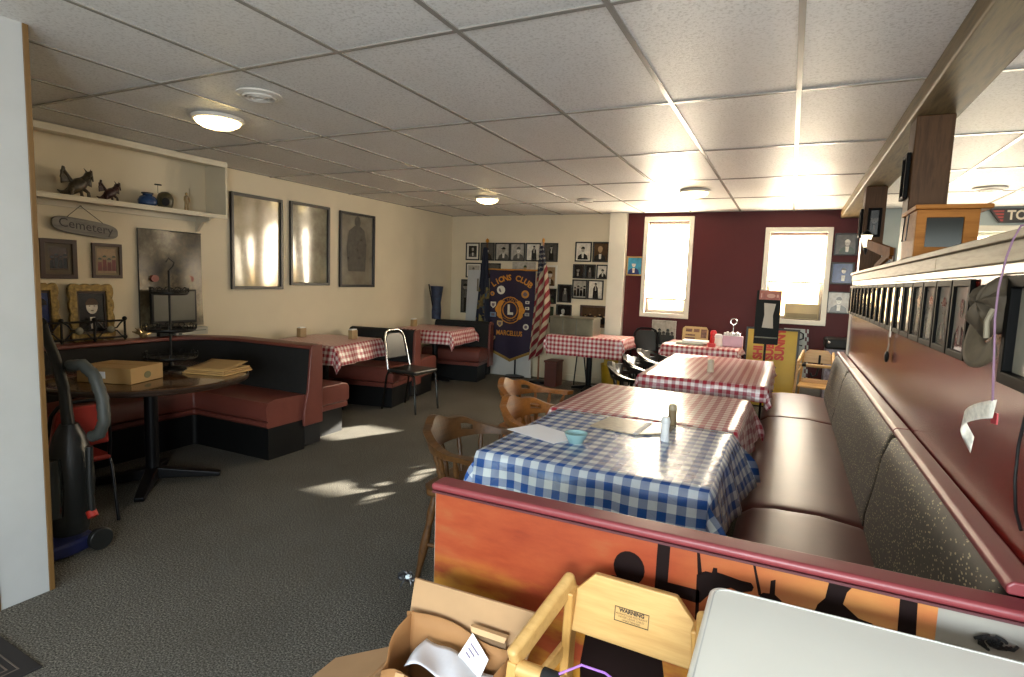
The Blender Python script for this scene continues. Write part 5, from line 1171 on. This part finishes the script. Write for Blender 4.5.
# ------------------------------------------------------------------ foreground
t = thing('utility_table', 'white topped utility table with rounded corners in the lower right foreground', 'table', (.25, .85, 0))
rc = []
X0, X1, Y0, Y1, rr = -.105, .60, .35, 1.25, .03
for (cx, cy, a) in ((X1-rr, Y1-rr, 0), (X0+rr, Y1-rr, PI/2), (X0+rr, Y0+rr, PI), (X1-rr, Y0+rr, 1.5*PI)): rc += arc((cx, cy), rr, a, a+PI/2, 6)
mb = MB(); mb.prism(rc, lambda u, v, d: V((u, v, d)), .815, .858); mb.build('tabletop', WPLAS, t, world=True, bevel=.01, seg=3)
inn = [(.2475+(u-.2475)*.965, .8+(v-.8)*.97) for u, v in rc]
mb = MB(); mb.ring([(.2475+(u-.2475)*.972, .8+(v-.8)*.977) for u, v in rc], inn, lambda u, v, d: V((u, v, d)), .857, .8595); mb.build('rim_groove', M('plastic_grey', '#c6c6c0', .4), t, world=True)
for (a, b) in ((X0+.06, Y0+.06), (X1-.06, Y0+.06), (X0+.06, Y1-.06), (X1-.06, Y1-.06)):
    mb = MB(); mb.cyl((a, b, 0), (a, b, .815), .016); mb.build('leg', STEEL, t, world=True)
# cardboard box with flaps
t = thing('cardboard_box', 'open tan cardboard box with its flaps up, in the foreground by the mural', 'box', (-.62, 1.08, 0))
B = dict(x0=-.86, x1=-.525, y0=.86, y1=1.2, z=.5)
mb = MB(); mb.box(B['x0'], B['x1'], B['y0'], B['y1'], 0, .01); mb.box(B['x0'], B['x0']+.006, B['y0'], B['y1'], 0, B['z']); mb.box(B['x1']-.006, B['x1'], B['y0'], B['y1'], 0, B['z']); mb.box(B['x0'], B['x1'], B['y0'], B['y0']+.006, 0, B['z']); mb.box(B['x0'], B['x1'], B['y1']-.006, B['y1'], 0, B['z'])
mb.build('box_body', CARD, t, world=True)
mb = MB(); mb.prism([(-.86, .5), (-.526, .5), (-.475, .69), (-.845, .685)], lambda u, v, d: V((u, 1.2+.1*(v-.5)+d, v)), 0, .006); mb.build('flap', CARD, t, world=True)
mb = MB(); mb.prism([(.86, .0), (1.2, 0), (1.12, .2), (.92, .2)], lambda u, v, d: V((-.86-v*.85, u, .5-v*.25+d)), 0, .006); mb.build('flap', CARD, t, world=True)
fn = plane((-.6, 1.196, .585), RGT, (0, .1, 1)); mb = MB(); mb.flat([(-.045, .0), (.045, 0), (.045, .03), (-.045, .03)], fn, .009); mb.build('hand_hole', M('card_shadow', '#6d5338', .8), t, world=True)
mb = MB(); mb.prism([(-.045, .03), (.045, .03), (.05, .045), (-.05, .045)], fn, .007, .022); mb.build('hole_flap', M('card_light', '#bd9a70', .75), t, world=True)
t = thing('paper_bag', 'brown kraft paper bag with folded handles, inside the cardboard box', 'paper bag', (-.65, 1.02, .02))
mb = MB(); bw = [(-.835, 1.185), (-.54, 1.185), (-.54, 1.05), (-.815, 1.03)]
def bag(u, v):
    s = u*4; e = int(s) % 4; f = s-int(s); a, b = bw[e], bw[(e+1) % 4]
    x, y = a[0]+(b[0]-a[0])*f, a[1]+(b[1]-a[1])*f
    T4 = (.615, .605, .565, .555); top = T4[e]+(T4[(e+1) % 4]-T4[e])*f+.012*math.sin(PI*f*3)*(e == 2)
    w = .006*math.sin(9*u*PI+5*v)
    return V((x+w, y+w, .02+(top-.02)*v+.008*math.sin(22*u)*v))
mb.grid(bag, 48, 14); mb.build('bag_body', KRAFT, t, world=True, solid=.0015)
for (px, py) in ((-.755, 1.028), (-.63, 1.036)):
    mb = MB(); mb.prism([(-.013, -.08), (.013, -.08), (.016, .03), (-.01, .03)], plane((px, py-.004, .54), (1, 0, .12), (.15, .1, 1)), 0, .002); mb.build('handle', M('kraft_light', '#b58e62', .7), t, world=True)
mb = MB(); mb.grid(lambda u, v: (-.765+.2*u, 1.065+.095*v-.01*u, .545+.03*math.sin(3.2*u+.4)*(1-v)+.035*v*(1-u)+.008*math.sin(9*u+4*v)), 16, 8)
solo(mb, 'crumpled_paper', M('tissue_white', '#d4d4d8', .5, var=.03), 'crumpled white paper poking out of the kraft bag', 'paper', solid=.001)
fn = plane((-.625, 1.15, .575), (.8, -.25, -.5), (.3, .45, .75)); mb = MB(); mb.prism([(-.035, -.03), (.045, -.03), (.038, .03), (-.032, .034)], fn, 0, .0015)
o = solo(mb, 'receipt_slip', PAPER, 'small printed white slip standing in the kraft bag', 'paper')
mb = MB()
for k in range(3): mb.flat(rect(-.022, .012-.008*k, .014-.011*k, .018-.011*k), fn, .0022)
mb.build('print', M('receipt_ink', '#6a5a70', .6), o, world=True)
t = thing('black_bow', 'crumpled black and white ribbon tuft on the box flap corner', 'ribbon', (-.86, 1.2, .685))
mb = MB(); rnd = random.Random(11)
for k in range(9):
    a = rnd.uniform(0, 6.28); d = V((math.cos(a)*.8-.3, rnd.uniform(-.5, .2), math.sin(a)*.6))*.03
    mb.grid(lambda u, v, d=d, k=k: V((-.858, 1.212, .69))+d*u+V((.0, .006*math.sin(k), .012))*(v-.5)+V((0, -.004, .008*math.sin(u*4+k))), 5, 2)
mb.build('ribbon_loop', M('ribbon_black', '#17181c', .3, var=.5, vs=60), t, world=True, solid=.001)
mb = MB(); mb.tube([(-.862, 1.205, .69), (-.85, 1.205, .697)], .006, 6); mb.build('white_knot', M('ribbon_pale', '#a9b4b8', .4), t, world=True)
# floor mat at the lower left
t = thing('floor_mat', 'dark floor mat with pale line pattern at the lower left corner', 'mat', (-2.8, .7, 0), -.05)
mb = MB(); mb.box(-.5, .40, -.5, .38, .0, .008); mb.build('mat_base', M('mat_dark', '#1f1b1a', .8, var=.2), t, bevel=.003)
mb = MB()
for d in (.05, .075): mb.ring(rect(-.5+d, .40-d, -.5+d, .38-d), rect(-.495+d, .395-d, -.495+d, .375-d), lambda u, v, q: V((u, v, q)), .008, .0095)
for k in range(8): mb.box(-.38+.09*k, -.35+.09*k, -.35, .28, .008, .0092)
mb.build('line_pattern', M('mat_lines', '#5c5148', .8), t)

# ------------------------------------------------------------------ sub-parts hang under the part they belong to
SUB = dict(warning_label='back_board', strap='back_board', rod_band='front_rod', wheel='base_head', red_clip='wand', dust_cup='body', gold_fringe='banner_cloth', lettering='banner_cloth board', emblem='banner_cloth', badge='banner_cloth', paper_label='carton', printed_mark='carton', lid_seam='carton', header='panel', notice='panel', ledge='panel', red_word='board', scribble='board', check_edge='board', hook_mark='board', stripe='board', print='board', louver='casing', inner_border='carved_frame', photo_mat='frame', scroll_rim='tray', latch='lid', disc_slot='case', screen='bezel', lip='shelf_board', cap_piping='cap_rail', hand_hole='flap', hole_flap='flap', seat_band='seat', mural_print='panel', rim_groove='tabletop', edge_band='tabletop', line_pattern='mat_base', wringer='pail', caster='pail', spoke='rim', vent_ring='rim', dark_core='rim', glass_dome='rim', glass_front='front_frame', face_opening='shell', antenna='shell', staff='body', horn='body', wing='body', ring_handle='tub', sugar_packet='tub', napkins='holder', seam='box_body', mount_plate='tabletop', spine='left_page', finial='pole', white_knot='ribbon_loop', glass_cup='rack_frame', scrollwork='rack_frame', bottom_rail='shade_cloth')
def stem_(o): return o.name.split('.')[0]
def mid(o): return sum((V(c) for c in o.bound_box), V((0, 0, 0)))/8
for r in [o for o in bpy.context.scene.objects if o.parent is None and o.type == 'EMPTY']:
    kids = list(r.children)
    for c in kids:
        w = SUB.get(stem_(c))
        if not w or c.children: continue
        cand = [k for k in kids if stem_(k) in w.split() and k.parent == r]
        if cand: c.parent = min(cand, key=lambda k: (mid(k)-mid(c)).length)
# ------------------------------------------------------------------ light
sc = bpy.context.scene
sun = bpy.data.lights.new('Sun', 'SUN'); sun.energy = 35; sun.angle = .01; sun.color = (1, .93, .8)
so = bpy.data.objects.new('Sun', sun); C.objects.link(so)
SD = V((-.45, -.893, -.265)); so.rotation_euler = SD.to_track_quat('-Z', 'Y').to_euler()
def area(name, loc, aim, sx, sy, power, col):
    l = bpy.data.lights.new(name, 'AREA'); l.shape = 'RECTANGLE'; l.size = sx; l.size_y = sy; l.energy = power; l.color = col
    o = bpy.data.objects.new(name, l); C.objects.link(o); o.location = loc; o.rotation_euler = V(aim).to_track_quat('-Z', 'Y').to_euler(); return o
area('front_windows_daylight', (.3, -2.98, 1.5), (-.12, 1, .04), 4.4, 1.5, 85, (.87, .94, 1))
fill = bpy.data.lights.new('flash_fill_behind', 'POINT'); fill.energy = 88; fill.shadow_soft_size = .25; fill.color = (.88, .94, 1)  # added point light imitating bounced camera flash; no fixture stands here
lo = bpy.data.objects.new('flash_fill_behind', fill); C.objects.link(lo); lo.location = (.1, -1.0, 1.3)
area('far_room_daylight', (4.1, 4.0, 1.7), (-1, 0, .0), 7, 1.2, 32, (1, .97, .9))
w = bpy.data.worlds.new('World'); sc.world = w; w.use_nodes = True; nt = w.node_tree
sky = nt.nodes.new('ShaderNodeTexSky'); sky.sky_type = 'NISHITA'; sky.sun_disc = False; sky.sun_elevation = math.radians(15); sky.sun_rotation = math.radians(27)
bg = nt.nodes['Background']; nt.links.new(sky.outputs[0], bg.inputs[0]); bg.inputs[1].default_value = .6

# ------------------------------------------------------------------ camera
YAW, PIT, ROL = .4462, -.1028, .0359
cy_, sy_, cp, sp_, cr, sr = math.cos(YAW), math.sin(YAW), math.cos(PIT), math.sin(PIT), math.cos(ROL), math.sin(ROL)
fw = V((-sy_*cp, cy_*cp, sp_)); rt = V((cy_, sy_, 0)); up = rt.cross(fw)
r2 = rt*cr+up*sr; u2 = -rt*sr+up*cr
cam = bpy.data.cameras.new('Camera'); cam.sensor_width = 36; cam.lens = 575/1024*36; cam.clip_start = .02; cam.clip_end = 200
co = bpy.data.objects.new('Camera', cam); C.objects.link(co)
m3 = Matrix((r2, u2, -fw)).transposed(); co.matrix_world = Matrix.Translation((0, 0, 1.49)) @ m3.to_4x4()
sc.camera = co
vs_ = sc.view_settings; vs_.view_transform = 'Standard'; vs_.look = 'None'; vs_.gamma = 1; vs_.exposure = 1.0; vs_.use_curve_mapping = False
sc.cycles.use_denoising = True; sc.cycles.max_bounces = 8; sc.cycles.diffuse_bounces = 5; sc.cycles.glossy_bounces = 3; sc.cycles.sample_clamp_indirect = 8
sc.cycles.caustics_reflective = False; sc.cycles.caustics_refractive = False
